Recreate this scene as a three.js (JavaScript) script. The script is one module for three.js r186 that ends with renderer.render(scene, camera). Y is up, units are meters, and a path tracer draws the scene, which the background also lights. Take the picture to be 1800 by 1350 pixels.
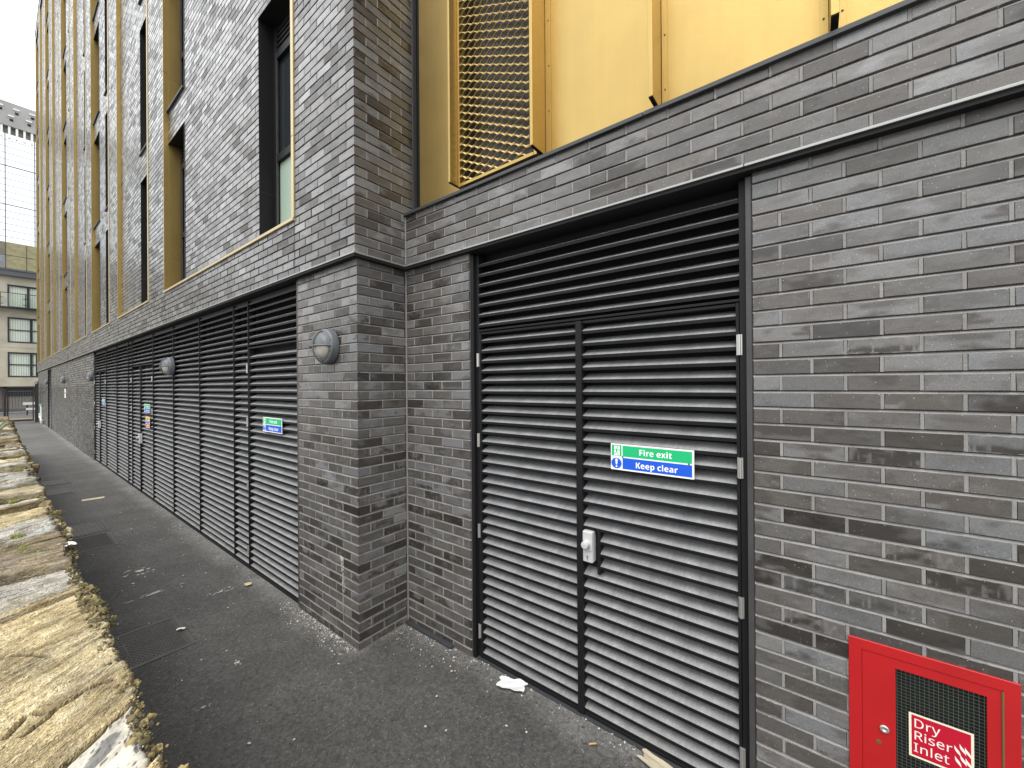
import * as THREE from 'three';
import { mergeGeometries } from 'three/addons/utils/BufferGeometryUtils.js';
import { RoundedBoxGeometry } from 'three/addons/geometries/RoundedBoxGeometry.js';

// ---------------------------------------------------------------- camera, sky, sun, exposure
const scene = new THREE.Scene();
const camera = new THREE.PerspectiveCamera(88.59, 4 / 3, 0.02, 600);
{
  const fw = new THREE.Vector3(-0.60505928, 0.00153292, -0.79617895), rt = new THREE.Vector3(0.79615246, -0.0072167, -0.60505304), up = new THREE.Vector3(0.00667328, 0.99997278, -0.00314609);
  camera.position.set(2.798, 2.0498, 1.7041);
  camera.quaternion.setFromRotationMatrix(new THREE.Matrix4().makeBasis(rt, up, fw.clone().negate()));
  camera.updateMatrixWorld(true);
}
const SKY = 1.35, SUN = 1.0, EXPOSURE = 1.75;
{
  const W = 256, H = 128, d = new Float32Array(W * H * 4);
  for (let y = 0; y < H; y++) for (let x = 0; x < W; x++) {
    const el = ((y + 0.5) / H - 0.5) * Math.PI, s = Math.max(0, Math.sin(el)), az = (x + 0.5) / W * 2 * Math.PI;
    const cl = 1 + 0.04 * Math.sin(az * 3 + 5 * s + 1) * Math.cos(el * 5 + 2) + 0.03 * Math.sin(az * 7 - 9 * s);
    const L = el < 0 ? 0.25 : (0.5 + 0.72 * s) * cl * SKY;
    const i = (y * W + x) * 4;
    d[i] = L * 0.985; d[i + 1] = L; d[i + 2] = L * 1.02; d[i + 3] = 1;
  }
  const t = new THREE.DataTexture(d, W, H, THREE.RGBAFormat, THREE.FloatType);
  t.mapping = THREE.EquirectangularReflectionMapping; t.magFilter = THREE.LinearFilter; t.minFilter = THREE.LinearFilter; t.needsUpdate = true;
  scene.background = t; scene.environment = t;
}
const sun = new THREE.DirectionalLight(0xfff4e6, SUN);
sun.position.set(6, 26, 15); sun.castShadow = true; sun.shadow.radius = 60;
Object.assign(sun.shadow.camera, { left: -45, right: 20, top: 35, bottom: -35, near: 1, far: 120 });
scene.add(sun);
const renderer = new THREE.WebGLRenderer({ antialias: true });
renderer.toneMapping = THREE.LinearToneMapping; renderer.toneMappingExposure = EXPOSURE;
renderer.shadowMap.enabled = true;

// ---------------------------------------------------------------- helpers
const rng = (s) => () => { s |= 0; s = s + 0x6d2b79f5 | 0; let t = Math.imul(s ^ s >>> 15, 1 | s); t = t + Math.imul(t ^ t >>> 7, 61 | t) ^ t; return ((t ^ t >>> 14) >>> 0) / 4294967296; };
const R = rng(77);
const clamp = (x, a = 0, b = 1) => Math.min(b, Math.max(a, x)), mix = (a, b, t) => a + (b - a) * t, ss = (a, b, x) => { const t = clamp((x - a) / (b - a)); return t * t * (3 - 2 * t); };
const hash = (x, y, s) => { let h = Math.imul(x, 374761393) + Math.imul(y, 668265263) + Math.imul(s, 1274126177); h = Math.imul(h ^ h >>> 13, 1274126177); return ((h ^ h >>> 16) >>> 0) / 4294967296; };
function vn(x, y, s, px = 0, py = 0) {
  const xi = Math.floor(x), yi = Math.floor(y), fx = x - xi, fy = y - yi, u = fx * fx * (3 - 2 * fx), v = fy * fy * (3 - 2 * fy);
  const mx = (a) => px ? ((a % px) + px) % px : a, my = (a) => py ? ((a % py) + py) % py : a;
  const a = hash(mx(xi), my(yi), s), b = hash(mx(xi + 1), my(yi), s), c = hash(mx(xi), my(yi + 1), s), d = hash(mx(xi + 1), my(yi + 1), s);
  return a + (b - a) * u + (c - a) * v + (a - b - c + d) * u * v;
}
function fbm(x, y, s, oct = 4, px = 0, py = 0) { let t = 0, a = 0.5, n = 0; for (let i = 0; i < oct; i++) { t += a * vn(x, y, s + i * 17, px, py); n += a; a *= 0.5; x *= 2; y *= 2; px *= 2; py *= 2; } return t / n; }
const enc = (c) => { c = clamp(c); return 255 * (c <= 0.0031308 ? c * 12.92 : 1.055 * Math.pow(c, 1 / 2.4) - 0.055); };
function tex(W, H, f, srgb = true) {
  const d = new Uint8Array(W * H * 4);
  for (let y = 0; y < H; y++) for (let x = 0; x < W; x++) {
    const c = f(x, y), i = (y * W + x) * 4;
    for (let k = 0; k < 3; k++) { const v = Array.isArray(c) ? c[k] : c; d[i + k] = srgb ? enc(v) : clamp(v) * 255; }
    d[i + 3] = 255;
  }
  const t = new THREE.DataTexture(d, W, H); t.wrapS = t.wrapT = THREE.RepeatWrapping; t.magFilter = THREE.LinearFilter; t.minFilter = THREE.LinearMipmapLinearFilter; t.generateMipmaps = true;
  if (srgb) t.colorSpace = THREE.SRGBColorSpace; t.needsUpdate = true; return t;
}
function canvasTex(w, h, draw) { const c = document.createElement('canvas'); c.width = w; c.height = h; const g = c.getContext('2d'); draw(g, w, h); const t = new THREE.CanvasTexture(c); t.colorSpace = THREE.SRGBColorSpace; return t; }
const rep = (t, u, v) => { const c = t.clone(); c.repeat.set(u, v); c.needsUpdate = true; return c; };
const lin = (r, g, b) => new THREE.Color().setRGB(r, g, b);
const std = (c, rough = 0.7, metal = 0, extra = {}) => new THREE.MeshStandardMaterial({ color: c.isColor ? c : lin(...c), roughness: rough, metalness: metal, side: THREE.DoubleSide, ...extra });
const phys = (c, rough, extra = {}) => new THREE.MeshPhysicalMaterial({ color: lin(...c), roughness: rough, ior: 1.5, side: THREE.DoubleSide, ...extra });
const used = new Map();
const numbered = (n) => { const k = used.get(n) || 0; used.set(n, k + 1); return k ? `${n}_${String(k).padStart(3, '0')}` : n; };
function mesh(name, geo, mat, parent) { const m = new THREE.Mesh(geo, mat); m.name = parent === scene ? numbered(name) : name; m.castShadow = m.receiveShadow = true; parent.add(m); return m; }
function tag(o, label, category, group) { o.userData.label = label; o.userData.category = category; if (group) o.userData.group = group; return o; }
function thing(name, label, category, pos = [0, 0, 0], group) { const g = new THREE.Group(); g.name = numbered(name); g.position.set(...pos); scene.add(g); return tag(g, label, category, group); }
function part(name, parent, pos = [0, 0, 0]) { const g = new THREE.Group(); g.name = name; g.position.set(...pos); parent.add(g); return g; }
const stuff = (o) => { o.userData.kind = 'stuff'; return o; };
const struct = (o) => { o.userData.kind = 'structure'; return o; };
// axis-aligned box from min/max, uv in metres
function bx(x0, x1, y0, y1, z0, z1) {
  const g = new THREE.BoxGeometry(x1 - x0, y1 - y0, z1 - z0); g.translate((x0 + x1) / 2, (y0 + y1) / 2, (z0 + z1) / 2);
  return boxUV(g);
}
function boxUV(g) {
  const p = g.attributes.position, n = g.attributes.normal, uv = g.attributes.uv;
  for (let i = 0; i < p.count; i++) {
    const ax = Math.abs(n.getX(i)), ay = Math.abs(n.getY(i));
    if (ax > 0.5) uv.setXY(i, p.getZ(i), p.getY(i)); else if (ay > 0.5) uv.setXY(i, p.getX(i), p.getZ(i)); else uv.setXY(i, p.getX(i), p.getY(i));
  }
  return g;
}
// box with a small bevel
function rb(x0, x1, y0, y1, z0, z1, r = 0.002) { const g = new RoundedBoxGeometry(x1 - x0, y1 - y0, z1 - z0, 1, Math.min(r, (x1 - x0) * 0.45, (y1 - y0) * 0.45, (z1 - z0) * 0.45)); g.translate((x0 + x1) / 2, (y0 + y1) / 2, (z0 + z1) / 2); boxUV(g); return g; }
const merge = (a) => mergeGeometries(a.map((g) => g.index ? g.toNonIndexed() : g));

// ---------------------------------------------------------------- textures
const NC = 6, NR = 20, AT = 2048, TW = AT / NC, TH = AT / NR;
const tileKind = [], tileRough = [];
{ const r = rng(5); for (let i = 0; i < NC * NR; i++) { const q = r(); tileKind.push(q < 0.52 ? 0 : q < 0.71 ? 1 : q < 0.87 ? 2 : 3); tileRough.push(0.3 + 0.3 * r()); } }
const KINDS = [[0.108, 0.102, 0.097], [0.042, 0.036, 0.032], [0.165, 0.165, 0.166], [0.076, 0.069, 0.063]];
// rows 0-9 are clean bricks, rows 10-19 carry mortar smears and lime bloom
const brickMap = tex(AT, AT, (x, y) => {
  const c = Math.min(NC - 1, Math.floor(x / TW)), r = Math.min(NR - 1, Math.floor(y / TH)), t = r * NC + c, lx = (x - c * TW) / TW * 215, ly = (y - r * TH) / TH * 65;   // millimetres
  const S = t * 31 + 7, k = KINDS[tileKind[t]], o = KINDS[(tileKind[t] + 1 + t % 3) % 4], h1 = hash(t, 1, 3), h2 = hash(t, 2, 3), h3 = hash(t, 3, 3);
  const flow = fbm(lx / 110 + 3, ly / 48, S, 3), a = ss(0.46, 0.74, flow + 0.12 * (h1 - 0.5)) * (0.35 + 0.65 * h2);
  const grain = 0.78 + 0.44 * vn(lx / 1.3, ly / 1.3, S + 5), drag = 0.93 + 0.14 * fbm(lx / 50, ly / 3.2, S + 9, 2);
  const sp = vn(lx / 2.6, ly / 2.6, S + 17);
  let v = [0, 1, 2].map((i) => mix(k[i], o[i], a) * (sp > 0.8 ? 1.25 : sp < 0.15 ? 0.75 : 1) * grain * drag * (0.86 + 0.28 * h3));
  const e = Math.min(lx, 215 - lx, ly, 65 - ly);
  const dark = ss(0.6, 0.8, fbm(lx / 40, ly / 30, S + 13, 3));
  v = v.map((q) => q * (1 - 0.18 * dark));
  let lime = 0;
  if (r >= 10) {
    const wob = 14 * (fbm(lx / 15, ly / 9, S + 21, 3) - 0.35) * (0.4 + h1);
    lime = ss(3.2, 0.2, e - wob * 0.55) * 0.75;
    const st = ss(0.55, 0.8, vn(lx / 9, ly / 120, S + 33)) * ss(0.35, 0.7, fbm(lx / 20, ly / 20, S + 37, 3)) * (h2 > 0.45 ? 1 : 0.2);
    lime = Math.max(lime, st * 0.4, ss(0.62, 0.86, fbm(lx / 45, ly / 30, S + 41, 4)) * 0.32);
  } else lime = ss(2.0, 0.1, e - 2.5 * (fbm(lx / 12, ly / 8, S + 21, 2) - 0.5)) * 0.6;
  lime = Math.max(lime, 0.8 * ss(2.2, 0.8, 65 - ly - 1.2 * fbm(lx / 10, 1, S + 51, 2)) * (0.55 + 0.45 * h3));  // sky light on the top arris, painted in as a pale edge line
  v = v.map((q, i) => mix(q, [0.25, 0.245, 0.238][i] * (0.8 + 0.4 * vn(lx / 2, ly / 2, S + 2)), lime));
  if (hash(Math.floor(lx / 2.2) + 999 * t, Math.floor(ly / 2.2), 8) > 0.9985) v = [0.5, 0.5, 0.48];
  return v;
});
const brickRough = tex(1024, 1024, (x, y) => {
  const X = x * 2, Y = y * 2, c = Math.min(NC - 1, Math.floor(X / TW)), r = Math.min(NR - 1, Math.floor(Y / TH)), t = r * NC + c, lx = (X - c * TW) / TW * 215, ly = (Y - r * TH) / TH * 65;
  const gl = hash(t, 7, 77), coat = (gl < 0.36 ? 0.1 + 0.5 * gl : 0.75 + 0.25 * gl) * (r >= 10 ? 0.3 : 1) * (0.6 + 0.6 * fbm(lx / 50, ly / 30, t * 7, 2)), g = tileRough[t] + 0.16 * (fbm(lx / 6, ly / 5, t * 13 + 3, 3) - 0.5) + 0.2 * (fbm(lx / 60, ly / 30, t * 19 + 3, 2) - 0.5) + (r >= 10 ? 0.12 : 0);
  return [coat, g, 0.3 + 0.5 * fbm(lx / 4, ly / 4, t * 13 + 3, 3)];
}, false);
const asphaltMap = tex(2048, 2048, (x, y) => {
  const u = x / 2048, v = y / 2048;
  let b = 0.066 * (0.75 + 0.5 * fbm(u * 7, v * 7, 11, 4, 7, 7));
  const g1 = vn(u * 420, v * 420, 3, 420, 420), g2 = vn(u * 230, v * 230, 5, 230, 230);
  b *= (0.42 + 0.62 * g1 + 0.55 * vn(u * 150, v * 150, 15, 150, 150));
  if (g2 > 0.86) b = mix(b, 0.17, ss(0.86, 0.97, g2) * 0.8);
  const w = hash(Math.floor(x / 3), Math.floor(y / 3), 9); if (w > 0.9994) b = 0.38 + 0.2 * hash(x, y, 4);
  if (g2 < 0.12) b *= 0.6;
  return [b * 1.01, b, b * 0.985];
});
const asphaltBump = tex(1024, 1024, (x, y) => { const u = x / 1024, v = y / 1024; return 0.45 * vn(u * 230, v * 230, 5, 230, 230) + 0.35 * vn(u * 420, v * 420, 3, 420, 420) + 0.2 * fbm(u * 20, v * 20, 8, 3, 20, 20); }, false);
// bedded sandstone, u along the bedding (1 m square)
const stoneMap = tex(1024, 1024, (x, y) => {
  const u = x / 1024, v = y / 1024, wv = v + 0.035 * (fbm(u * 4, v * 4, 2, 3, 4, 4) - 0.5);
  const st = fbm(u * 11, wv * 38, 21, 4, 11, 38), big = fbm(u * 4, wv * 7, 23, 4, 4, 7), gr = vn(u * 330, v * 330, 25, 330, 330), fl = vn(u * 80, v * 190, 27, 80, 190), fl2 = vn(u * 95, v * 210, 29, 95, 210);
  let b = 0.6 + 0.34 * (ss(0.25, 0.8, st) - 0.5) + 0.5 * (big - 0.5); b *= 0.66 + 0.6 * gr;
  b *= 1 - 0.62 * ss(0.36, 0.12, fl) + 0.6 * ss(0.66, 0.88, fl2);
  const lich = ss(0.58, 0.74, fbm(u * 8, v * 10, 31, 4, 8, 10)), dk = ss(0.58, 0.76, fbm(u * 7, wv * 12, 35, 4, 7, 12));
  let c = [b, b * mix(0.93, 1, lich), b * mix(0.8, 0.98, lich)];
  c = c.map((q) => mix(q, 0.92 * (0.75 + 0.4 * gr), lich * 0.4)); c = c.map((q, i) => mix(q, [0.2, 0.165, 0.11][i] * (0.7 + 0.6 * gr), dk * 0.5));
  return c;
});
const stoneBump = tex(1024, 1024, (x, y) => {
  const u = x / 1024, v = y / 1024, wv = v + 0.035 * (fbm(u * 4, v * 4, 2, 3, 4, 4) - 0.5);
  return 0.3 * fbm(u * 11, wv * 38, 21, 4, 11, 38) + 0.4 * vn(u * 80, v * 190, 27, 80, 190) + 0.3 * vn(u * 200, v * 240, 25, 200, 240);
}, false);
const goldMap = tex(512, 512, (x, y) => { const u = x / 512, v = y / 512; return 0.95 * (0.965 + 0.07 * fbm(u * 30, v * 2, 211, 3, 30, 2)) * (0.93 + 0.14 * fbm(u * 5, v * 5, 213, 3, 5, 5)); });
const redMap = tex(512, 512, (x, y) => { const u = x / 512, v = y / 512; let b = 0.9 * (0.9 + 0.2 * fbm(u * 7, v * 7, 221, 3, 7, 7)); if (hash(Math.floor(x / 2), Math.floor(y / 2), 223) > 0.9986) return [1, 3, 3]; return b; });
const limeMap = tex(512, 512, (x, y) => { const u = x / 512, v = y / 512, f = vn(u * 60, v * 60, 201, 60, 60), k = vn(u * 110, v * 110, 203, 110, 110); let b = 0.6 * (0.8 + 0.3 * fbm(u * 8, v * 8, 205, 3, 8, 8)) * (0.85 + 0.3 * k); if (f < 0.27) b *= mix(0.3, 1, ss(0.12, 0.27, f)); return [b, b * 0.98, b * 0.92]; });
const dustMap = tex(1024, 1024, (x, y) => {
  const u = x / 1024, v = y / 1024; let b = 0.62 * (0.7 + 0.6 * fbm(u * 9, v * 9, 51, 4, 9, 9)) * (0.82 + 0.36 * vn(u * 200, v * 200, 53, 200, 200));
  b *= 0.86 + 0.28 * fbm(u * 60, v * 4, 57, 3, 60, 4);
  if (hash(Math.floor(x / 2), Math.floor(y / 2), 61) > 0.9985) b = 1;
  return b;
});
const grime = tex(512, 512, (x, y) => { const u = x / 512, v = y / 512; return 0.8 * (0.72 + 0.56 * fbm(u * 5, v * 5, 71, 5, 5, 5)) * (0.92 + 0.16 * vn(u * 150, v * 150, 73, 150, 150)); });
const fineBump = tex(512, 512, (x, y) => { const u = x / 512, v = y / 512; return 0.5 * vn(u * 170, v * 170, 81, 170, 170) + 0.5 * fbm(u * 10, v * 10, 83, 3, 10, 10); }, false);

// ---------------------------------------------------------------- materials
const M = {
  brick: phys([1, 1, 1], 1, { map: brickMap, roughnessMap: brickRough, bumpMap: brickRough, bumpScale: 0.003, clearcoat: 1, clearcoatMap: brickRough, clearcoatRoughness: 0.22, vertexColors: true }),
  mortar: std([0.11, 0.107, 0.104], 0.9, 0, { map: rep(grime, 1.5, 1.5), bumpMap: rep(fineBump, 4, 4), bumpScale: 0.002 }),
  joint: std([0.34, 0.335, 0.325], 0.9, 0, { map: rep(grime, 1.5, 1.5), bumpMap: rep(fineBump, 4, 4), bumpScale: 0.002 }),
  sealant: std([0.25, 0.25, 0.25], 0.7),
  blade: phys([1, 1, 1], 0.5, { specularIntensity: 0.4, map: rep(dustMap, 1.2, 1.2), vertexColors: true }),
  frame: phys([0.013, 0.0135, 0.015], 0.5, { specularIntensity: 0.4, bumpMap: rep(fineBump, 5, 5), bumpScale: 0.0003 }),
  trim: std([0.07, 0.069, 0.07], 0.55, 0, { map: rep(grime, 2, 2) }),
  black: std([0.006, 0.006, 0.007], 0.8),
  drip: std([0.36, 0.37, 0.36], 0.35, 0.5),
  flash: std([0.055, 0.06, 0.066], 0.45, 0, { map: rep(grime, 1, 1) }),
  gold: std([0.46, 0.325, 0.112], 0.34, 0.78, { map: goldMap, bumpMap: rep(fineBump, 4, 4), bumpScale: 0.0005 }),
  goldEdge: std([0.55, 0.45, 0.26], 0.4, 0.55),
  glass: std([0.02, 0.026, 0.03], 0.04, 0),
  frosted: std([0.36, 0.47, 0.39], 0.32),
  steel: std([0.62, 0.61, 0.58], 0.35, 0.7),
  lockGrey: std([0.55, 0.56, 0.56], 0.42),
  lampGrey: std([0.15, 0.165, 0.18], 0.45, 0, { map: rep(grime, 3, 3) }),
  diffuser: new THREE.MeshPhysicalMaterial({ color: lin(0.72, 0.7, 0.6), roughness: 0.35, transmission: 0.25, thickness: 0, side: THREE.DoubleSide }),
  red: std([0.5, 0.013, 0.016], 0.4, 0, { map: redMap }),
  asphalt: std([1, 1, 1], 0.88, 0, { map: rep(asphaltMap, 0.4, 0.4), bumpMap: rep(asphaltBump, 0.4, 0.4), bumpScale: 0.006, vertexColors: true }),
  iron: std([0.12, 0.115, 0.11], 0.5, 0.25, { map: rep(grime, 3, 3) }),
  stone: std([1, 1, 1], 0.92, 0, { map: stoneMap, bumpMap: stoneBump, bumpScale: 0.009, vertexColors: true }),
  lime: std([1, 1, 1], 0.95, 0, { map: limeMap, bumpMap: limeMap, bumpScale: 0.004, vertexColors: true }),
  white: std([0.78, 0.78, 0.76], 0.6),
  cream: std([0.62, 0.58, 0.46], 0.85, 0, { map: rep(grime, 0.3, 0.3) }),
};

// ---------------------------------------------------------------- ground
const ground = struct(mesh('ground', bx(-400, 400, -0.6, -0.1, -400, 400), std([0.13, 0.13, 0.12], 0.95), scene)); tag(ground, 'flat grey ground spreading beyond the alley', 'ground');
function groundSheet(name, x0, x1, z0, z1, nx, nz, y, mat, shade) {
  const g = new THREE.PlaneGeometry(x1 - x0, z1 - z0, nx, nz); g.rotateX(-Math.PI / 2); g.translate((x0 + x1) / 2, 0, (z0 + z1) / 2);
  const p = g.attributes.position, uv = g.attributes.uv, col = new Float32Array(p.count * 3);
  for (let i = 0; i < p.count; i++) { const X = p.getX(i), Z = p.getZ(i), [h, c] = shade(X, Z); p.setY(i, y + h); uv.setXY(i, X, Z); col.set(c, i * 3); }
  g.setAttribute('color', new THREE.BufferAttribute(col, 3)); g.computeVertexNormals();
  return struct(mesh(name, g, mat, scene));
}
const alleyShade = (X, Z) => {
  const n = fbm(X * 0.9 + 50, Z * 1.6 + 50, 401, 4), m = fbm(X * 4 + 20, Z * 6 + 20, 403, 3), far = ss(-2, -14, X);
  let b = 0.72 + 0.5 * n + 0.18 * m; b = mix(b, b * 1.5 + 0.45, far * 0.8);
  const d = X > 0 ? Z + 0.46 : Z; b += 1.1 * ss(0.22, 0.0, d + 0.16 * (fbm(X * 3, Z * 3 + 9, 405, 3) - 0.5)) * (0.4 + fbm(X * 7 + 90, Z * 9, 407, 3));   // grit blown against the foot of the wall
  const wet = ss(0.55, 0.75, fbm(X * 0.5 + 12, Z * 0.9 + 3, 409, 3)); b *= 1 - 0.12 * wet;
  return [0.006 * (n - 0.5), [b, b * 0.995, b * 0.975]];
};
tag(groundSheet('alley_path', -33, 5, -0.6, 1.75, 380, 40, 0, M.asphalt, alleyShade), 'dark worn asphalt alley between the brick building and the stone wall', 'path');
tag(groundSheet('road', -48.4, -33, -14, 16, 20, 20, -0.03, M.asphalt, () => [0, [1.5, 1.5, 1.5]]), 'grey asphalt street crossing behind the gate', 'road');
{
  const y = std([0.62, 0.42, 0.04], 0.8, 0, { map: rep(grime, 1, 1) });
  const a = struct(mesh('road_marking', bx(-40.3, -40.12, -0.029, -0.024, -13, 15), y, scene)); tag(a, 'yellow line on the street nearer the gate', 'road marking');
  const b = struct(mesh('road_marking', bx(-39.9, -39.78, -0.029, -0.024, -13, 15), y, scene)); tag(b, 'yellow line on the street, further from the cream building', 'road marking');
  tag(struct(mesh('pavement', bx(-50, -48.4, -0.1, 0.09, -14, 16), std([0.24, 0.235, 0.22], 0.9, 0, { map: rep(grime, 1, 1) }), scene)), 'grey pavement with kerb along the foot of the cream building', 'pavement');
  a.userData.label = 'yellow street line closer to the cream building'; b.userData.label = 'yellow street line closer to the metal gate';
}

// ---------------------------------------------------------------- brick building
const building = thing('brick_building', 'tall dark grey brick building with louvred doors and gold window bays', 'building');
const C0 = 0.06, CH = 0.075, JT = 0.0095, DEP = 0.012;
const courseY = (k) => [C0 + CH * k + JT / 2, C0 + CH * (k + 1) - JT / 2];
const headJoints = [], bedJoints = [];
const bricks = [];                 // every brick of the building, sorted by size later
// frame: o = wall origin (face plane), u = direction along the wall, n = outward normal
function layRow(wall, k, u0, u1, phase, opt = {}) {
  let [y0, y1] = courseY(k); y0 = Math.max(y0, wall.y0 ?? 0.0); if (y1 - y0 < 0.02) return;
  let a = u0; const edge = [];
  let first = Math.ceil((u0 - phase - 1e-4) / 0.225) * 0.225 + phase;
  for (let j = first; j < u1 - 1e-4; j += 0.225) { if (j - a > 0.045) { edge.push([a, j - JT / 2]); a = j + JT / 2; } }
  if (u1 - a > 0.02) edge.push([a, u1]);
  if (u0 > -14 && y0 < 9) for (let i = 0; i + 1 < edge.length; i++) headJoints.push([wall, edge[i][1] - 0.001, edge[i + 1][0] + 0.001, y0 + 0.001, y1 - 0.001]);
  if (u0 > -14 && y0 < 9 && edge.length) bedJoints.push([wall, edge[0][0], edge[edge.length - 1][1], y1]);
  for (let i = 0; i < edge.length; i++) bricks.push({ wall, k, a: edge[i][0], b: edge[i][1], y0, y1, q0: opt.q0 && i === 0, q1: opt.q1 && i === edge.length - 1 });
}
const smearAt = (y, w) => (y < 1.7 ? 0.9 - 0.25 * y : 0.18) * (w.calm ?? 1);
function brickGeo(b, local) {
  const { wall } = b, L = b.b - b.a, H = b.y1 - b.y0, r = (s) => hash(Math.round(b.a * 997 + (wall.id || 0) * 131), b.k + 57, s);
  const [u0, n0] = [wall.u, wall.n], corner = b.q0 || b.q1;
  const lowHere = wall.low ?? true, cand = hash(b.k, wall.cornerId ?? Math.round(b.a * 311), 91), rr = corner ? (s) => hash(b.k, 4242, s) : r;
  const smear = lowHere && rr(12) < smearAt((b.y0 + b.y1) / 2, wall) ? 10 : 0;
  let row = smear + Math.floor(rr(1) * 10), col = Math.floor(rr(2) * NC);
  const bev = 0.0026, t = corner ? 0 : (r(3) - 0.5) * 0.0022, tx = corner ? 0 : (r(4) - 0.5) * 0.0022, ty = corner ? 0 : (r(5) - 0.5) * 0.0011;
  const cu = (b.a + b.b) / 2, cy = (b.y0 + b.y1) / 2;
  const P = (u, v, n) => { const du = u - (local ? cu : 0), o = local ? [0, 0, 0] : wall.o; return [o[0] + u0[0] * du + n0[0] * n, (local ? v - cy : v), o[2] + u0[2] * du + n0[2] * n]; };
  const ua = b.a + (b.q0 ? 0 : bev), ub = b.b - bev, ui = [ua + (b.q0 ? bev : 0), ub], jit = (s) => (r(s) - 0.5) * 0.0024;
  const va = b.y0 + bev * 0.7, vb = b.y1 - bev * 1.5;
  const f = [P(ui[0] + jit(21) * !b.q0, va + jit(22), t - tx - ty), P(ui[1] + jit(23) * !b.q1, va + jit(24), t + tx - ty), P(ui[1] + jit(25) * !b.q1, vb + jit(26), t + tx + ty), P(ui[0] + jit(27) * !b.q0, vb + jit(28), t - tx + ty)];
  const e0 = b.q0 ? [b.a, -bev] : [b.a, -DEP], e1 = b.q1 ? [b.b, -bev] : [b.b, -DEP];
  const g = [P(e0[0], b.y0, b.q0 ? e0[1] : -DEP), P(e1[0], b.y0, e1[1]), P(e1[0], b.y1, e1[1]), P(e0[0], b.y1, e0[1])];
  const s = Math.min(1, L / 0.216), us = r(6) * (1 - s), flip = rr(7) < 0.5, m = 0.012;
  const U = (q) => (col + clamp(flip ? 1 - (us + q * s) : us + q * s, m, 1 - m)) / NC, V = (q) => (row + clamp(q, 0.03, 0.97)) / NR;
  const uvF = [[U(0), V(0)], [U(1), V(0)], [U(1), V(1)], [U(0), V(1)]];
  const pos = [], nor = [], uv = [];
  const quad = (p, w) => {
    const A = new THREE.Vector3(...p[0]), B = new THREE.Vector3(...p[1]), C = new THREE.Vector3(...p[2]), D = new THREE.Vector3(...p[3]);
    const nn = B.clone().sub(A).cross(D.clone().sub(A)); if (nn.lengthSq() < 1e-14) nn.copy(C.clone().sub(B).cross(D.clone().sub(B))); nn.normalize();
    for (const i of [0, 1, 2, 0, 2, 3]) { pos.push(...p[i]); nor.push(nn.x, nn.y, nn.z); uv.push(...w[i]); }
  };
  quad(f, uvF); quad([g[0], g[1], f[1], f[0]], [uvF[0], uvF[1], uvF[1], uvF[0]]); quad([g[1], g[2], f[2], f[1]], [uvF[1], uvF[2], uvF[2], uvF[1]]);
  quad([g[2], g[3], f[3], f[2]], [uvF[2], uvF[3], uvF[3], uvF[2]]); quad([g[3], g[0], f[0], f[3]], [uvF[3], uvF[0], uvF[0], uvF[3]]);
  const tint = 0.86 + 0.3 * rr(8), warm = (rr(9) - 0.5) * 0.05;
  return { pos, nor, uv, col: [tint * (1 + warm), tint, tint * (1 - warm)] };
}
function toGeo(list) {
  let n = 0; for (const g of list) n += g.pos.length / 3;
  const P = new Float32Array(n * 3), N = new Float32Array(n * 3), U = new Float32Array(n * 2), C = new Float32Array(n * 3); let i = 0;
  for (const g of list) { P.set(g.pos, i * 3); N.set(g.nor, i * 3); U.set(g.uv, i * 2); const m = g.pos.length / 3; for (let k = 0; k < m; k++) C.set(g.col, (i + k) * 3); i += m; }
  const b = new THREE.BufferGeometry(); b.setAttribute('position', new THREE.BufferAttribute(P, 3)); b.setAttribute('normal', new THREE.BufferAttribute(N, 3)); b.setAttribute('uv', new THREE.BufferAttribute(U, 2)); b.setAttribute('color', new THREE.BufferAttribute(C, 3));
  return b;
}
const AX = [1, 0, 0], AZ = [0, 0, 1], BACK = [0, 0, -1];
const ZB = -0.462, ZBU = -0.43, XS = 0.04, ZU = 0.04, ZR = -0.02, STR = 3.06, SILL0 = 3.585, FLOOR = 2.925, WH = 2.4, TOP = 24.61, XEND = -36.7, ZG = -0.53;
let wid = 0;
const wallDef = (o, u, n, extra) => ({ o, u, n, id: ++wid, ...extra });
const W = {
  pier: wallDef([0, 0, 0], AX, AZ), ret: wallDef([0, 0, 0], BACK, AX), bLeft: wallDef([0, 0, ZB], AX, AZ), bRight: wallDef([0, 0, ZB], AX, AZ, { calm: 0.55 }), aFar: wallDef([0, 0, 0], AX, AZ),
  band: wallDef([0, 0, ZBU], AX, AZ, { low: false }), up: wallDef([0, 0, ZU], AX, AZ, { low: false }), rec: wallDef([0, 0, ZR], AX, AZ, { low: false }), upRet: wallDef([XS, 0, 0], BACK, AX, { low: false }),
};
const bays = [{ x0: -5.48, x1: -0.944, gold: true }, { x0: -9.40, x1: -6.52 }, { x0: -13.2, x1: -10.43, gold: true }, { x0: -17.05, x1: -14.2 }, { x0: -21.0, x1: -18.2, gold: true }, { x0: -24.95, x1: -22.15 }, { x0: -28.8, x1: -26.05, gold: true }, { x0: -32.6, x1: -29.9 }, { x0: -36.3, x1: -33.6, gold: true }];
const NF = 7, JAMB = 0.985, doorX0 = 0.756, doorX1 = 2.577;
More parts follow.
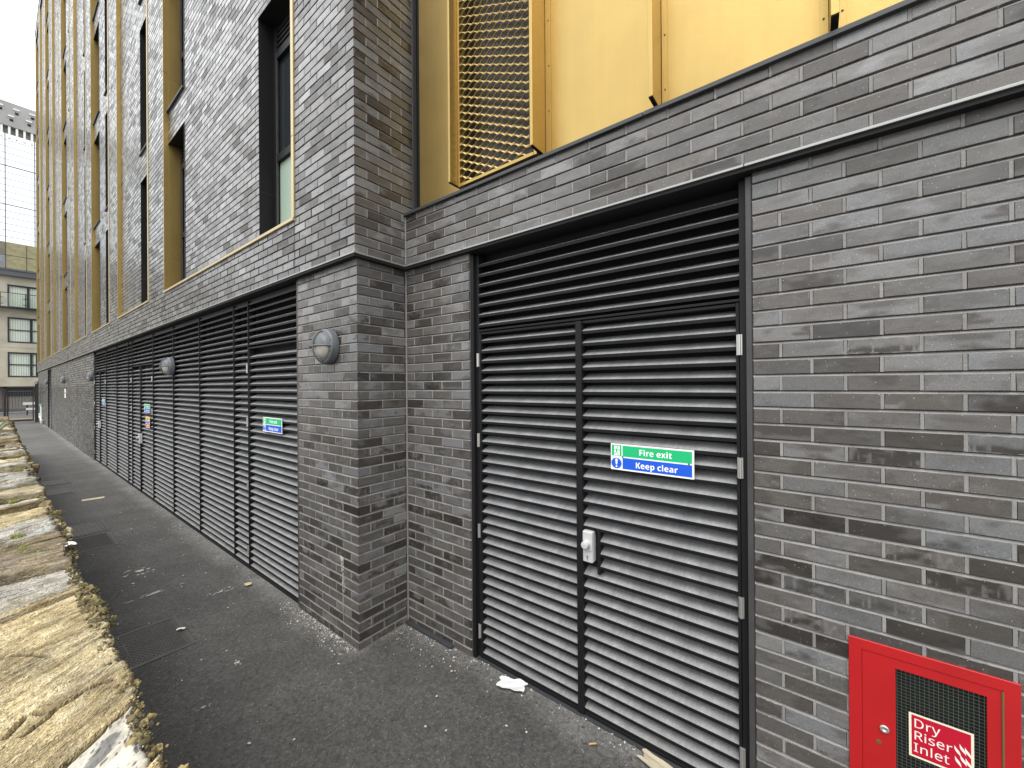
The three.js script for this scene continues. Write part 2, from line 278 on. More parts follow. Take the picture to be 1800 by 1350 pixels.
// mortar bodies (the joints are recessed behind the brick faces)
const R7 = 0.0105;
const mk = (name, geos) => mesh(name, merge(geos), M.mortar, building);
W.pier.mesh = mk('wall', [bx(-JAMB, -R7, -0.1, STR, -0.5, -R7)]);
W.ret.mesh = W.pier.mesh;
W.bLeft.mesh = mk('wall', [bx(-R7 - 0.001, doorX0, -0.1, STR, ZB - 0.3, ZB - R7)]);
W.bRight.mesh = mk('wall', [bx(doorX1, 2.96, -0.1, STR, ZB - 0.3, ZB - R7), bx(3.335, 6, -0.1, STR, ZB - 0.3, ZB - R7), bx(2.96, 3.335, -0.1, 0.4, ZB - 0.3, ZB - R7), bx(2.96, 3.335, 0.96, STR, ZB - 0.3, ZB - R7)]);
W.aFar.mesh = mk('wall', [bx(-27.05, -13.36, -0.1, STR, -0.3, -R7), bx(XEND, -28.85, -0.1, STR, -0.3, -R7), bx(XEND, XEND + 0.2, -0.1, STR, -12, -0.3)]);
W.band.mesh = mk('wall', [bx(XS - R7, 6, STR, 3.5, ZB - 0.3, ZBU - R7)]);
W.up.mesh = mk('wall', [bx(XEND - 0.04, XS - R7, STR, SILL0, -0.45, ZU - R7), bx(XEND - 0.04, XS - R7, SILL0 + FLOOR * NF, TOP, -0.45, ZU - R7),
  ...[[XS - R7, bays[0].x1], ...bays.slice(1).map((b, i) => [bays[i].x0, b.x1]), [bays[bays.length - 1].x0, XEND - 0.04]].map(([a, b]) => bx(b, a, SILL0, SILL0 + FLOOR * NF, -0.45, ZU - R7)),
  bx(XS - 0.3, XS - R7, STR, TOP, ZG - 0.2, -0.45), bx(XEND - 0.04, XEND + 0.2, STR, TOP, -12, -0.45)]);
W.upRet.mesh = W.up.mesh;
// brick courses
for (let k = -1; k < 40; k++) {
  const odd = k & 1;
  layRow(W.pier, k, -JAMB, 0, odd ? 0 : -0.1075, { q1: true });
  layRow(W.ret, k, 0, 0.455, odd ? 0.1075 : 0, { q0: true });
  layRow(W.bLeft, k, 0.012, doorX0 - 0.004, odd ? 0.11 : 0.2225);
  { const yc = C0 + CH * (k + 0.5), ph = odd ? 0.1013 : 0.2139; if (yc > 0.4 && yc < 0.96) { layRow(W.bRight, k, doorX1 + 0.004, 2.96, ph); layRow(W.bRight, k, 3.335, 5.6, ph); } else layRow(W.bRight, k, doorX1 + 0.004, 5.6, ph); }
  layRow(W.aFar, k, -27.05, -13.36, odd ? 0 : 0.1125); layRow(W.aFar, k, XEND, -28.85, odd ? 0 : 0.1125);
}
for (let k = 40; k < 46; k++) layRow(W.band, k, XS + 0.01, 5.6, (k & 1) ? 0.185 : 0.0725);
const openings = [];               // [x0, x1, y0, y1] in the recessed panels
const winSpec = [];
for (const b of bays) for (let f = 0; f < NF; f++) {
  const y0 = SILL0 + FLOOR * f, y1 = y0 + WH;
  winSpec.push({ b, f, y0, y1, x0: b.x1 - 0.94, x1: b.x1 - 0.042, gold: false });
  if (b.gold) winSpec.push({ b, f, y0, y1, x0: b.x0 + 0.012, x1: b.x0 + 0.9, gold: true });
}
for (const w of winSpec) openings.push([w.x0, w.x1, w.y0, w.y1]);
const kTop = Math.round((TOP - C0) / CH);
for (let k = 40; k < kTop; k++) {
  const odd = k & 1, yc = C0 + CH * (k + 0.5), inBay = yc > SILL0 && yc < SILL0 + FLOOR * NF, ph = odd ? -0.0675 : -0.18;
  if (!inBay) layRow(W.up, k, XEND - 0.04, XS, ph, { q1: true });
  else {
    let a = XS; bays.forEach((b, i) => { layRow(W.up, k, b.x1 + 0.004, a, ph, { q1: i === 0 }); a = b.x0 - 0.012; }); layRow(W.up, k, XEND - 0.04, a, ph);
    for (const b of bays) {
      const cuts = openings.filter((o) => o[0] >= b.x0 - 0.02 && o[1] <= b.x1 + 0.02 && yc > o[2] && yc < o[3]).sort((p, q) => p[0] - q[0]);
      let s = b.x0 + 0.014; for (const c of cuts) { if (c[0] - s > 0.03) layRow(W.rec, k, s, c[0] - 0.003, ph); s = c[1] + 0.003; }
      if (b.x1 - 0.043 - s > 0.03) layRow(W.rec, k, s, b.x1 - 0.043, ph);
    }
  }
  layRow(W.upRet, k, -XS, 0.515, odd ? 0.1725 : 0.0675 - 0.0 + 0.0, { q0: true });
}
// the recessed brick panels' mortar, cut round the openings
{
  const g = [];
  for (const b of bays) for (let f = 0; f < NF; f++) {
    const y0 = SILL0 + FLOOR * f, y1 = y0 + WH, l = b.gold ? b.x0 + 0.9 : b.x0, r = b.x1 - 0.94;
    g.push(bx(l, r, y0, y0 + FLOOR, -0.45, ZR - R7), bx(r, b.x1, y1, y0 + FLOOR, -0.45, ZR - R7)); if (b.gold) g.push(bx(b.x0, l, y1, y0 + FLOOR, -0.45, ZR - R7));
  }
  W.rec.mesh = mk('wall', g);
}
// largest bricks in the picture become parts of their own, the rest is joined
{
  const v = new THREE.Vector3(), inv = camera.matrixWorldInverse, camP = camera.position, cand = [], rest = [];
  for (const b of bricks) {
    const c = (b.a + b.b) / 2, w = b.wall, p = [w.o[0] + w.u[0] * c, (b.y0 + b.y1) / 2, w.o[2] + w.u[2] * c];
    v.set(...p).applyMatrix4(inv); const z = -v.z; b.p = p; b.size = 0;
    if (z > 0.3) { const X = v.x / z * 692, Y = v.y / z * 692; if (Math.abs(X) < 960 && Math.abs(Y) < 700) { const d = new THREE.Vector3(...p).sub(camP), cs = Math.abs(d.dot(new THREE.Vector3(...w.n))) / d.length(); b.size = (b.b - b.a) * (b.y1 - b.y0) * cs / (z * z); } }
  }
  bricks.sort((p, q) => q.size - p.size);
  bricks.forEach((b, i) => {
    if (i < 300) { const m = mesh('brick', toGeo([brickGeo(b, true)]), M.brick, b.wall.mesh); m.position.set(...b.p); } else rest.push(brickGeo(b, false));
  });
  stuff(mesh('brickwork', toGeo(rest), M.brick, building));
  const jp = [], jn = [], ju = [];
  for (const [w, a, b, y0, y1] of headJoints) {
    const P = (u, v, n) => [w.o[0] + w.u[0] * u + w.n[0] * n, v, w.o[2] + w.u[2] * u + w.n[2] * n], n = -0.0016 - 0.0016 * hash(Math.round(a * 500), Math.round(y0 * 500), 3), m = -0.011;
    for (const [q, nn] of [[[P(a, y0, n), P(b, y0, n), P(b, y1, n), P(a, y1, n)], w.n], [[P(a, y1, n), P(b, y1, n), P(b, y1, m), P(a, y1, m)], [0, 1, 0]], [[P(a, y0, m), P(b, y0, m), P(b, y0, n), P(a, y0, n)], [0, -1, 0]]]) for (const i of [0, 1, 2, 0, 2, 3]) { jp.push(...q[i]); jn.push(...nn); ju.push(a + q[i][0] + q[i][2], q[i][1]); }
  }
  for (const [w, a, b, y] of bedJoints) for (let u = a; u < b - 0.01; u += 0.12) {
    const e = Math.min(b, u + 0.12), h = (x, k) => 0.0012 * (hash(Math.round(x * 400), Math.round(y * 400), k) - 0.5), P = (x, v, n) => [w.o[0] + w.u[0] * x + w.n[0] * n, v, w.o[2] + w.u[2] * x + w.n[2] * n];
    const q = [P(u, y - 0.0035, -0.0022 + h(u, 4)), P(e, y - 0.0035, -0.0022 + h(e, 4)), P(e, y + 0.0058 + h(e, 5), -0.0098), P(u, y + 0.0058 + h(u, 5), -0.0098)];
    for (const i of [0, 1, 2, 0, 2, 3]) { jp.push(...q[i]); jn.push(w.n[0] * 0.8, 0.6, w.n[2] * 0.8); ju.push(u + q[i][0] + q[i][2], q[i][1]); }
  }
  const jg = new THREE.BufferGeometry(); jg.setAttribute('position', new THREE.Float32BufferAttribute(jp, 3)); jg.setAttribute('normal', new THREE.Float32BufferAttribute(jn, 3)); jg.setAttribute('uv', new THREE.Float32BufferAttribute(ju, 2));
  stuff(mesh('mortar_joints', jg, M.joint, building));
}
// sealant in the inner corner and movement joints
mesh('sealant_bead', merge([rb(-0.001, 0.013, 0.02, 3.04, ZB - 0.006, ZB + 0.007, 0.003), rb(XS - 0.002, XS + 0.01, 3.08, 3.5, ZBU - 0.006, ZBU + 0.005, 0.003)]), M.sealant, building);
// drip trim and soffit under the upper wall
{
  const t = 0.03, zA = ZU + 0.018, xR = XS + 0.018, zB = ZBU + 0.02;
  mesh('drip_trim', merge([rb(XEND - 0.06, xR, STR - 0.003, STR + 0.009, ZU - 0.02, zA, 0.002), rb(XS - 0.02, xR, STR - 0.0035, STR + 0.0085, zB - 0.001, ZU - 0.021, 0.002), rb(xR + 0.0005, 6, STR - 0.003, STR + 0.009, ZBU - 0.02, zB, 0.002)]), M.drip, building);
  mesh('soffit', merge([bx(XEND - 0.05, XS + 0.012, STR - 0.022, STR - 0.0045, -0.1, ZU + 0.012), bx(-0.02, XS + 0.0125, STR - 0.0225, STR - 0.005, ZBU + 0.012, -0.1), bx(-0.02, 6, STR - 0.022, STR - 0.0045, ZB - 0.15, ZBU + 0.0115)]), M.black, building);
  const seams = [0.73, 2.553, 4.4].map((x) => bx(x, x + 0.004, STR - 0.0035, STR + 0.0095, ZBU, zB + 0.0008));
  mesh('trim_joint', merge(seams), M.black, building);
}
// coping flashing over the band
mesh('coping', merge([rb(XS + 0.002, 2.087, 3.488, 3.512, ZG - 0.02, ZBU + 0.022, 0.003), rb(2.090, 4.4, 3.488, 3.512, ZG - 0.02, ZBU + 0.022, 0.003), rb(4.403, 6, 3.488, 3.512, ZG - 0.02, ZBU + 0.022, 0.003)]), M.flash, building);

// ---- louvres
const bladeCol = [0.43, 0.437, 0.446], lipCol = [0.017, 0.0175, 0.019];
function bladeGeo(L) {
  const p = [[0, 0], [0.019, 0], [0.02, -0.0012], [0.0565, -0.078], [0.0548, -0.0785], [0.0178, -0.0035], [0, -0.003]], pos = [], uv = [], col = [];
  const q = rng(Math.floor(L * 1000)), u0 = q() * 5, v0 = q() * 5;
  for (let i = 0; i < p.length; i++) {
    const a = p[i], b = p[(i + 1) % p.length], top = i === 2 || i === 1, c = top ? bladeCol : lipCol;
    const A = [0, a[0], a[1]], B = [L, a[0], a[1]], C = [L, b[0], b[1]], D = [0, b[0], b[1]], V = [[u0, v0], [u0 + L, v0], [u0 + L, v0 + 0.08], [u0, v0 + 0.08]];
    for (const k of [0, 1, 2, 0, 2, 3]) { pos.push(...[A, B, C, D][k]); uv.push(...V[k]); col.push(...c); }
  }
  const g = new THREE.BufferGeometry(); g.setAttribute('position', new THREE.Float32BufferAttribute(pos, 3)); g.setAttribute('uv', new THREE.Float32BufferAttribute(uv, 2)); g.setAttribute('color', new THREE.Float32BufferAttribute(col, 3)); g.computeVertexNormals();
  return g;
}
let singles = 0; const joined = [];
function louvre(parent, x0, x1, y0, y1, z, phase, skip) {
  const variants = [0, 1, 2].map(() => bladeGeo(x1 - x0)); variants.forEach((g, i) => { const u = g.attributes.uv; for (let k = 0; k < u.count; k++) u.setXY(k, u.getX(k) + i * 0.37 + x0, u.getY(k) + i * 0.31); });
  for (let y = phase + Math.ceil((y0 - phase) / CH - 0.2) * CH, i = 0; y + 0.02 < y1; y += CH, i++) {
    const g = variants[i % 3];
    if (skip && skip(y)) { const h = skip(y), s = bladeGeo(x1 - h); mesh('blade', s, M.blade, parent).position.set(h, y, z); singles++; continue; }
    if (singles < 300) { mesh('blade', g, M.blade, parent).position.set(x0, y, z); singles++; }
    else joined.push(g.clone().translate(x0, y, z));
  }
}
const hingeGeo = merge([(() => { const g = new THREE.CylinderGeometry(0.0065, 0.0065, 0.1, 10); return g; })(), bx(-0.012, 0.012, -0.05, 0.05, -0.007, -0.003)]);
function hinges(parent, x, z, ys) { for (const y of ys) mesh('hinge', hingeGeo, M.steel, parent).position.set(x, y, z); }
// double door in the recess on the right
{
  const ZF = -0.497, HD = 2.445, PH = 0.034;
  const scr = part('louvre_screen', building);            // over the doors
  mesh('frame', merge([rb(doorX0, doorX0 + 0.028, 0, STR - 0.03, ZF - 0.09, ZB - 0.012), rb(doorX0 + 0.028, 0.812, 0, STR - 0.03, ZF - 0.09, ZF - 0.006), rb(2.523, 2.553, 0, STR - 0.03, ZF - 0.09, ZF + 0.008), rb(0.812, 2.523, HD + 0.002, HD + 0.016, ZF - 0.06, ZF + 0.003)]), M.frame, scr);
  mesh('edge_trim', merge([rb(2.553, 2.577, 0, STR - 0.03, ZF - 0.06, ZB - 0.004)]), M.trim, scr);
  mesh('backing', bx(0.7, 2.6, 0, STR - 0.02, ZF - 0.16, ZF - 0.1), M.black, scr);
  louvre(scr, 0.812, 2.523, HD + 0.02, STR - 0.04, ZF, PH + CH * 32.6);
  const doorL = part('door', building), doorR = part('door', building);
  mesh('frame', merge([rb(0.816, 0.838, 0.012, HD - 0.004, ZF - 0.05, ZF + 0.004), rb(0.838, 1.63, HD - 0.02, HD - 0.004, ZF - 0.05, ZF - 0.002), rb(0.838, 1.63, 0.012, 0.03, ZF - 0.05, ZF + 0.002)]), M.frame, doorL);
  mesh('frame', merge([rb(1.63, 1.672, 0.012, HD - 0.004, ZF - 0.05, ZF + 0.012, 0.003), rb(2.506, 2.52, 0.012, HD - 0.004, ZF - 0.05, ZF + 0.004), rb(1.672, 2.506, HD - 0.02, HD - 0.004, ZF - 0.05, ZF - 0.002), rb(1.672, 2.506, 0.012, 0.03, ZF - 0.05, ZF + 0.002)]), M.frame, doorR);
  louvre(doorL, 0.838, 1.63, 0.03, HD - 0.03, ZF, PH);
  louvre(doorR, 1.672, 2.506, 0.03, HD - 0.03, ZF, PH, (y) => (y > 0.93 && y < 1.13 ? 1.782 : 0));
  hinges(doorL, 0.814, ZF + 0.014, [2.235, 1.637, 0.96, 0.21]); hinges(doorR, 2.522, ZF + 0.016, [2.235, 1.637, 0.96, 0.23]);
  mesh('lock_plate', merge([rb(1.763, 1.783, 0.9, 1.175, ZF - 0.05, ZF + 0.002), bx(1.672, 1.763, 0.925, 1.165, ZF - 0.05, ZF - 0.035)]), M.frame, doorR);
  const lk = part('lock_box', doorR);
  lk.position.set(1.71, 1.06, ZF - 0.034);
  mesh('case', merge([rb(-0.033, 0.033, -0.025, 0.095, 0, 0.062, 0.008), rb(-0.033, 0.033, -0.095, -0.02, 0, 0.058, 0.008)]), M.lockGrey, lk);
  mesh('knob', new THREE.LatheGeometry([[0, 0.036], [0.019, 0.036], [0.0225, 0.032], [0.0225, 0.004], [0.0235, 0]].map((p) => new THREE.Vector2(...p)), 28).rotateX(Math.PI / 2).translate(-0.003, 0.02, 0.062), M.lockGrey, lk);
  mesh('keyhole', merge([new THREE.CylinderGeometry(0.0065, 0.0065, 0.004, 14).rotateX(Math.PI / 2).translate(0, -0.056, 0.059), bx(-0.0032, 0.0032, -0.076, -0.06, 0.057, 0.0602)]), M.steel, lk);
  mesh('threshold', rb(0.79, 2.55, -0.02, 0.011, ZF - 0.06, ZF + 0.02), M.flash, building);
}
// long louvred wall on the left
{
  const ZF = -0.026, PH = 0.034, HD = 2.475, xs = [-1.035, -2.237, -2.68, -3.975, -5.3, -6.62, -8.395, -8.795, -10.08, -11.5, -13.32];
  const kinds = ['door1', 0, 0, 0, 0, 'door2', 0, 0, 0, 'door2'];
  mesh('edge_trim', rb(-1.02, -JAMB + 0.001, 0, STR - 0.03, -0.09, -0.004), std([0.1, 0.085, 0.075], 0.6, 0, { map: rep(grime, 2, 2) }), building);
  mesh('louvre_frame', merge([rb(-1.035, -1.02, 0, STR - 0.03, -0.12, ZF + 0.006), rb(-13.36, -13.32, 0, STR - 0.03, -0.12, ZF + 0.012), rb(-13.32, -1.035, STR - 0.075, STR - 0.03, -0.12, ZF - 0.018), rb(-13.32, -1.035, 0.004, 0.03, -0.1, ZF + 0.004)]), M.frame, building);
  mesh('backing', bx(-13.4, -1.0, 0, STR - 0.02, -0.2, -0.13), M.black, building);
  for (let i = 0; i < kinds.length; i++) {
    const a = xs[i + 1], b = xs[i], p = part(kinds[i] ? 'door' : 'louvre_screen', building), fr = [rb(a, a + 0.012, 0.02, STR - 0.05, -0.1, ZF + 0.008)];
    if (kinds[i]) {
      fr.push(rb(a + 0.012, b, HD - 0.004, HD + 0.01, -0.09, ZF + 0.003));
      louvre(p, a + 0.012, b, HD + 0.012, STR - 0.07, ZF, PH);
      if (kinds[i] === 'door1') { louvre(p, a + 0.03, b - 0.004, 0.03, HD - 0.03, ZF, PH); fr.push(rb(a + 0.012, a + 0.03, 0.02, HD - 0.004, -0.09, ZF + 0.004)); hinges(p, a + 0.006, ZF + 0.018, [2.25, 1.65, 0.947, 0.22]); }
      else {
        const m = i === 5 ? -7.585 : -12.45; fr.push(rb(m - 0.02, m + 0.02, 0.02, HD - 0.004, -0.09, ZF + 0.014));
        louvre(p, a + 0.012, m - 0.02, 0.03, HD - 0.03, ZF, PH); louvre(p, m + 0.02, b, 0.03, HD - 0.03, ZF, PH);
        hinges(p, a + 0.004, ZF + 0.018, [2.2, 1.62, 0.93, 0.24]); hinges(p, b - 0.004, ZF + 0.018, [2.2, 1.62, 0.93, 0.24]);
        const l = part('lock_box', p, [m + 0.07, 1.06, ZF]); mesh('case', rb(-0.033, 0.033, -0.095, 0.095, 0, 0.05, 0.008), M.lockGrey, l); mesh('knob', new THREE.CylinderGeometry(0.0225, 0.0225, 0.03, 16).rotateX(Math.PI / 2).translate(0, 0.02, 0.065), M.lockGrey, l);
      }
    } else louvre(p, a + 0.012, b, 0.03, STR - 0.07, ZF, PH);
    mesh('frame', merge(fr), M.frame, p);
  }
  // narrow louvred door far along the wall
  const p = part('door', building); mesh('frame', merge([rb(-28.85, -28.75, 0, STR - 0.03, -0.1, 0.012), rb(-27.15, -27.05, 0, STR - 0.03, -0.1, 0.012), rb(-28.76, -27.14, STR - 0.1, STR - 0.031, -0.1, 0.011)]), M.frame, p); mesh('backing', bx(-28.8, -27.1, 0, STR, -0.2, -0.12), M.black, p);
  louvre(p, -28.75, -27.15, 0.03, STR - 0.05, ZF, PH);
}
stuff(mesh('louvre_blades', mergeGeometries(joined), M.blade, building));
// air bricks low on the pier
function airBrick(pos, ry) {
  const g = part('air_brick', building, pos); g.rotation.y = ry;
  mesh('grille', rb(-0.106, 0.106, -0.031, 0.031, -0.008, 0.001), std([0.13, 0.125, 0.12], 0.8), g);
  mesh('slots', merge(Array.from({ length: 15 }, (_, i) => bx(-0.094 + i * 0.0128, -0.087 + i * 0.0128, -0.022, 0.022, -0.002, 0.0018))), M.black, g);
}
airBrick([0.0015, 0.172, -0.22], Math.PI / 2); airBrick([0.455, 0.172, ZB + 0.0015], 0);
mesh('drain_channel', rb(0.01, 0.565, -0.02, 0.022, ZB - 0.01, ZB + 0.035, 0.004), M.flash, building);

// ---- windows of the upper wall
{
  const v = new THREE.Vector3();
  const inView = (x, y) => { v.set(x, y, ZR).applyMatrix4(camera.matrixWorldInverse); const z = -v.z; return v.y / z * 692 < 1300; };
  const ZGL = -0.2, ribs = { g: 0 };
  for (const w of winSpec) {
    const q = part('window', building, [w.x0, w.y0, 0]), wd = w.x1 - w.x0, h = WH, near = inView((w.x0 + w.x1) / 2, w.y0);
    mesh('pane', bx(0.07, wd - 0.07, 0.98, h - 0.38, ZGL - 0.006, ZGL), M.glass, q);
    mesh('panel', bx(0.06, wd - 0.06, 0.03, 0.9, ZGL - 0.006, ZGL + 0.002), w.gold ? M.glass : M.frosted, q);
    mesh('frame', merge([rb(0.0, 0.07, 0, h, ZGL - 0.03, ZGL + 0.035, 0.003), rb(wd - 0.07, wd, 0, h, ZGL - 0.03, ZGL + 0.035, 0.003), rb(0.07, wd - 0.07, 0.9, 0.98, ZGL - 0.03, ZGL + 0.036, 0.003), rb(0.07, wd - 0.07, h - 0.38, h - 0.3, ZGL - 0.03, ZGL + 0.036, 0.003), rb(0.07, wd - 0.07, 0, 0.035, ZGL - 0.03, ZGL + 0.03, 0.003),
      ...(near ? [0, 1, 2, 3, 4].map((i) => rb(0.07, wd - 0.07, h - 0.29 + i * 0.055, h - 0.265 + i * 0.055, ZGL - 0.02, ZGL + 0.025, 0.002)) : [bx(0.07, wd - 0.07, h - 0.3, h, ZGL - 0.02, ZGL + 0.01)])]), M.frame, q);
    mesh('gasket', rb(0.0705, 0.078, 0.04, h - 0.31, ZGL + 0.02, ZGL + 0.041, 0.001), M.trim, q);
    const zf = w.gold ? ZU + 0.004 : ZR + 0.004;
    mesh('reveal', merge([rb(-0.003, 0.0, 0, 0.55, ZGL, w.gold ? ZR : zf, 0.0005), rb(-0.003, 0.0, 0.553, h, ZGL, w.gold ? ZR : zf, 0.0005)]).translate(0.001, 0, 0), w.gold ? M.gold : M.frame, q);
    mesh('soffit', bx(-0.003, wd, h - 0.004, h + 0.003, ZGL, ZR + 0.006), M.frame, q);
    mesh('side_trim', merge([rb(wd - 0.004, wd + 0.002, 0, h, ZGL, ZR + 0.008, 0.001)]), w.gold ? M.trim : M.goldEdge, q);
    if (w.f > 0) mesh('sill', rb(-0.01, wd, -0.02, 0.012, ZGL, ZR + 0.03, 0.003), M.trim, q);
  }
  for (const b of bays) {
    const y1 = SILL0 + FLOOR * NF, q = part('bay_trim', building);
    mesh('sill', merge([rb(b.x0 - 0.012, b.x0 + 1.0, SILL0 - 0.026, SILL0 + 0.004, ZR - 0.19, ZU + 0.02, 0.003), rb(b.x0 + 1.003, b.x1 + 0.002, SILL0 - 0.026, SILL0 + 0.004, ZR - 0.19, ZU + 0.02, 0.003)]), M.goldEdge, q);
    const segs = []; for (let y = SILL0 + 0.004, i = 0; y < y1; y += i % 2 ? 2.3 : 0.62, i++) segs.push(rb(b.x0 - 0.012, b.x0 + 0.012, y, Math.min(y + (i % 2 ? 2.297 : 0.617), y1), ZR - 0.01, ZU + 0.006, 0.001));
    mesh('left_reveal', merge(segs), M.gold, q);
    mesh('right_trim', merge([rb(b.x1 - 0.042, b.x1 + 0.003, SILL0 + 0.004, SILL0 + 0.75, ZR - 0.01, ZU + 0.012, 0.003), rb(b.x1 - 0.042, b.x1 + 0.003, SILL0 + 0.753, y1, ZR - 0.01, ZU + 0.012, 0.003)]), M.goldEdge, q);
  }
  mesh('parapet', rb(XEND - 0.06, XS + 0.02, TOP, TOP + 0.12, -0.3, ZU + 0.02), M.drip, building);
  mesh('movement_joint', merge([-0.947, -5.455, -9.39, -13.43].map((x) => bx(x - 0.004, x + 0.004, STR + 0.02, SILL0 - 0.03, ZU - 0.012, ZU + 0.0012)).concat([bx(-16.8, -16.79, 0, STR - 0.03, -0.01, 0.0012)])), M.black, building);
}
// ---- gold cladding above the band
{
  const yb = 3.513, YT = 16, q = part('cladding', building), yT2 = YT;
  const panels = [[XS + 0.075, 0.64], [1.41, 2.13], [2.168, 2.868], [2.912, 3.9], [3.9035, 5.9]];
  for (const [a, b] of panels) for (let y = yb, i = 0; y < YT; y += 2.6, i++) mesh('panel', rb(a, b, y, Math.min(y + 2.597, YT), ZG - 0.03, ZG, 0.002), M.gold, q);
  mesh('backing', bx(XS + 0.0, 6, 3.49, YT, ZG - 0.2, ZG - 0.035), M.black, q);
  mesh('edge_strip', rb(XS - 0.004, XS + 0.012, 3.513, YT, ZG - 0.02, ZG + 0.02), M.trim, q);
  // fins: front edge, side cheek with a folded flange
  const fin = (x0, x1, zf, y0) => { mesh('fin', merge([rb(x0, x1, y0, YT, ZG + 0.003, zf, 0.002)]), M.gold, q); mesh('fin_end', bx(x0 + 0.001, x1 - 0.001, y0 - 0.004, y0 + 0.001, ZG + 0.005, zf - 0.003), M.black, q); };
  fin(0.632, 0.652, -0.37, 3.575); fin(1.378, 1.4, -0.37, 3.575); fin(2.13, 2.153, -0.37, 3.548); fin(2.872, 2.9, -0.37, 3.548);
  mesh('flange', merge([[1.402, 1.442], [2.155, 2.185], [2.84, 2.87], [2.902, 2.93]].map(([a, b]) => rb(a, b, yb, YT, ZG + 0.001, ZG + 0.005, 0.001))), M.gold, q);
  const riv = []; for (const x of [1.428, 2.172, 2.853, 2.917]) for (let y = 3.56; y < 8; y += 0.3) riv.push(new THREE.SphereGeometry(0.0045, 8, 6).scale(1, 1, 0.6).translate(x, y + (x > 2 ? 0.1 : 0), ZG + 0.006));
  stuff(mesh('rivets', merge(riv), M.trim, q));
  // screen of expanded metal between the first two fins
  const s = part('metal_screen', q), zM = -0.462;
  mesh('frame', merge([rb(0.653, 0.672, 3.562, YT, zM - 0.03, zM + 0.012), rb(1.352, 1.377, 3.562, YT, zM - 0.03, zM + 0.01), rb(0.672, 1.352, 3.562, 3.585, zM - 0.03, zM + 0.012)]), M.gold, s);
  mesh('inner_panel', bx(0.64, 1.4, 3.52, YT, ZG - 0.05, ZG - 0.03), std([0.03, 0.028, 0.025], 0.25), s);
  const pos = [], LWD = 0.124, SW = 0.0305, a0 = 0.672, a1 = 1.353, N = 16;
  for (let i = 0; i < 146; i++) {
    const y0 = 3.6 + i * SW, n = Math.ceil((a1 - a0) / LWD * N), ring = [];
    for (let j = 0; j <= n; j++) {
      const x = Math.min(a1, a0 + j * LWD / N), ph = (x - a0) / LWD + (i % 2 ? 0.5 : 0), t = ph - Math.floor(ph);
      const up = ss(0.14, 0.5, t), dn = ss(0.64, 1, t), y = y0 + (up - dn - 0.5) * SW * 0.86;
      const leg = t > 0.14 && t < 0.5 ? Math.sin((t - 0.14) / 0.36 * Math.PI) : 0, leg2 = t > 0.64 ? Math.sin((t - 0.64) / 0.36 * Math.PI) : 0;
      const hw = 0.0082 - 0.0045 * leg - 0.002 * leg2, dz = 0.006 + 0.003 * leg;
      ring.push([[hw, -dz], [hw + 0.0015, -dz + 0.002], [-hw, dz], [-hw - 0.0015, dz - 0.002]].map(([dy, q]) => [x, y + dy, zM + q]));
    }
    for (let j = 0; j < n; j++) for (let k = 0; k < 4; k++) { const A = ring[j][k], B = ring[j + 1][k], C = ring[j + 1][(k + 1) % 4], D = ring[j][(k + 1) % 4]; pos.push(...A, ...B, ...C, ...A, ...C, ...D); }
  }
  const g = new THREE.BufferGeometry(); g.setAttribute('position', new THREE.Float32BufferAttribute(pos, 3)); g.computeVertexNormals();
  stuff(mesh('expanded_metal', g, std([0.85, 0.66, 0.3], 0.35, 0.7), s));
}

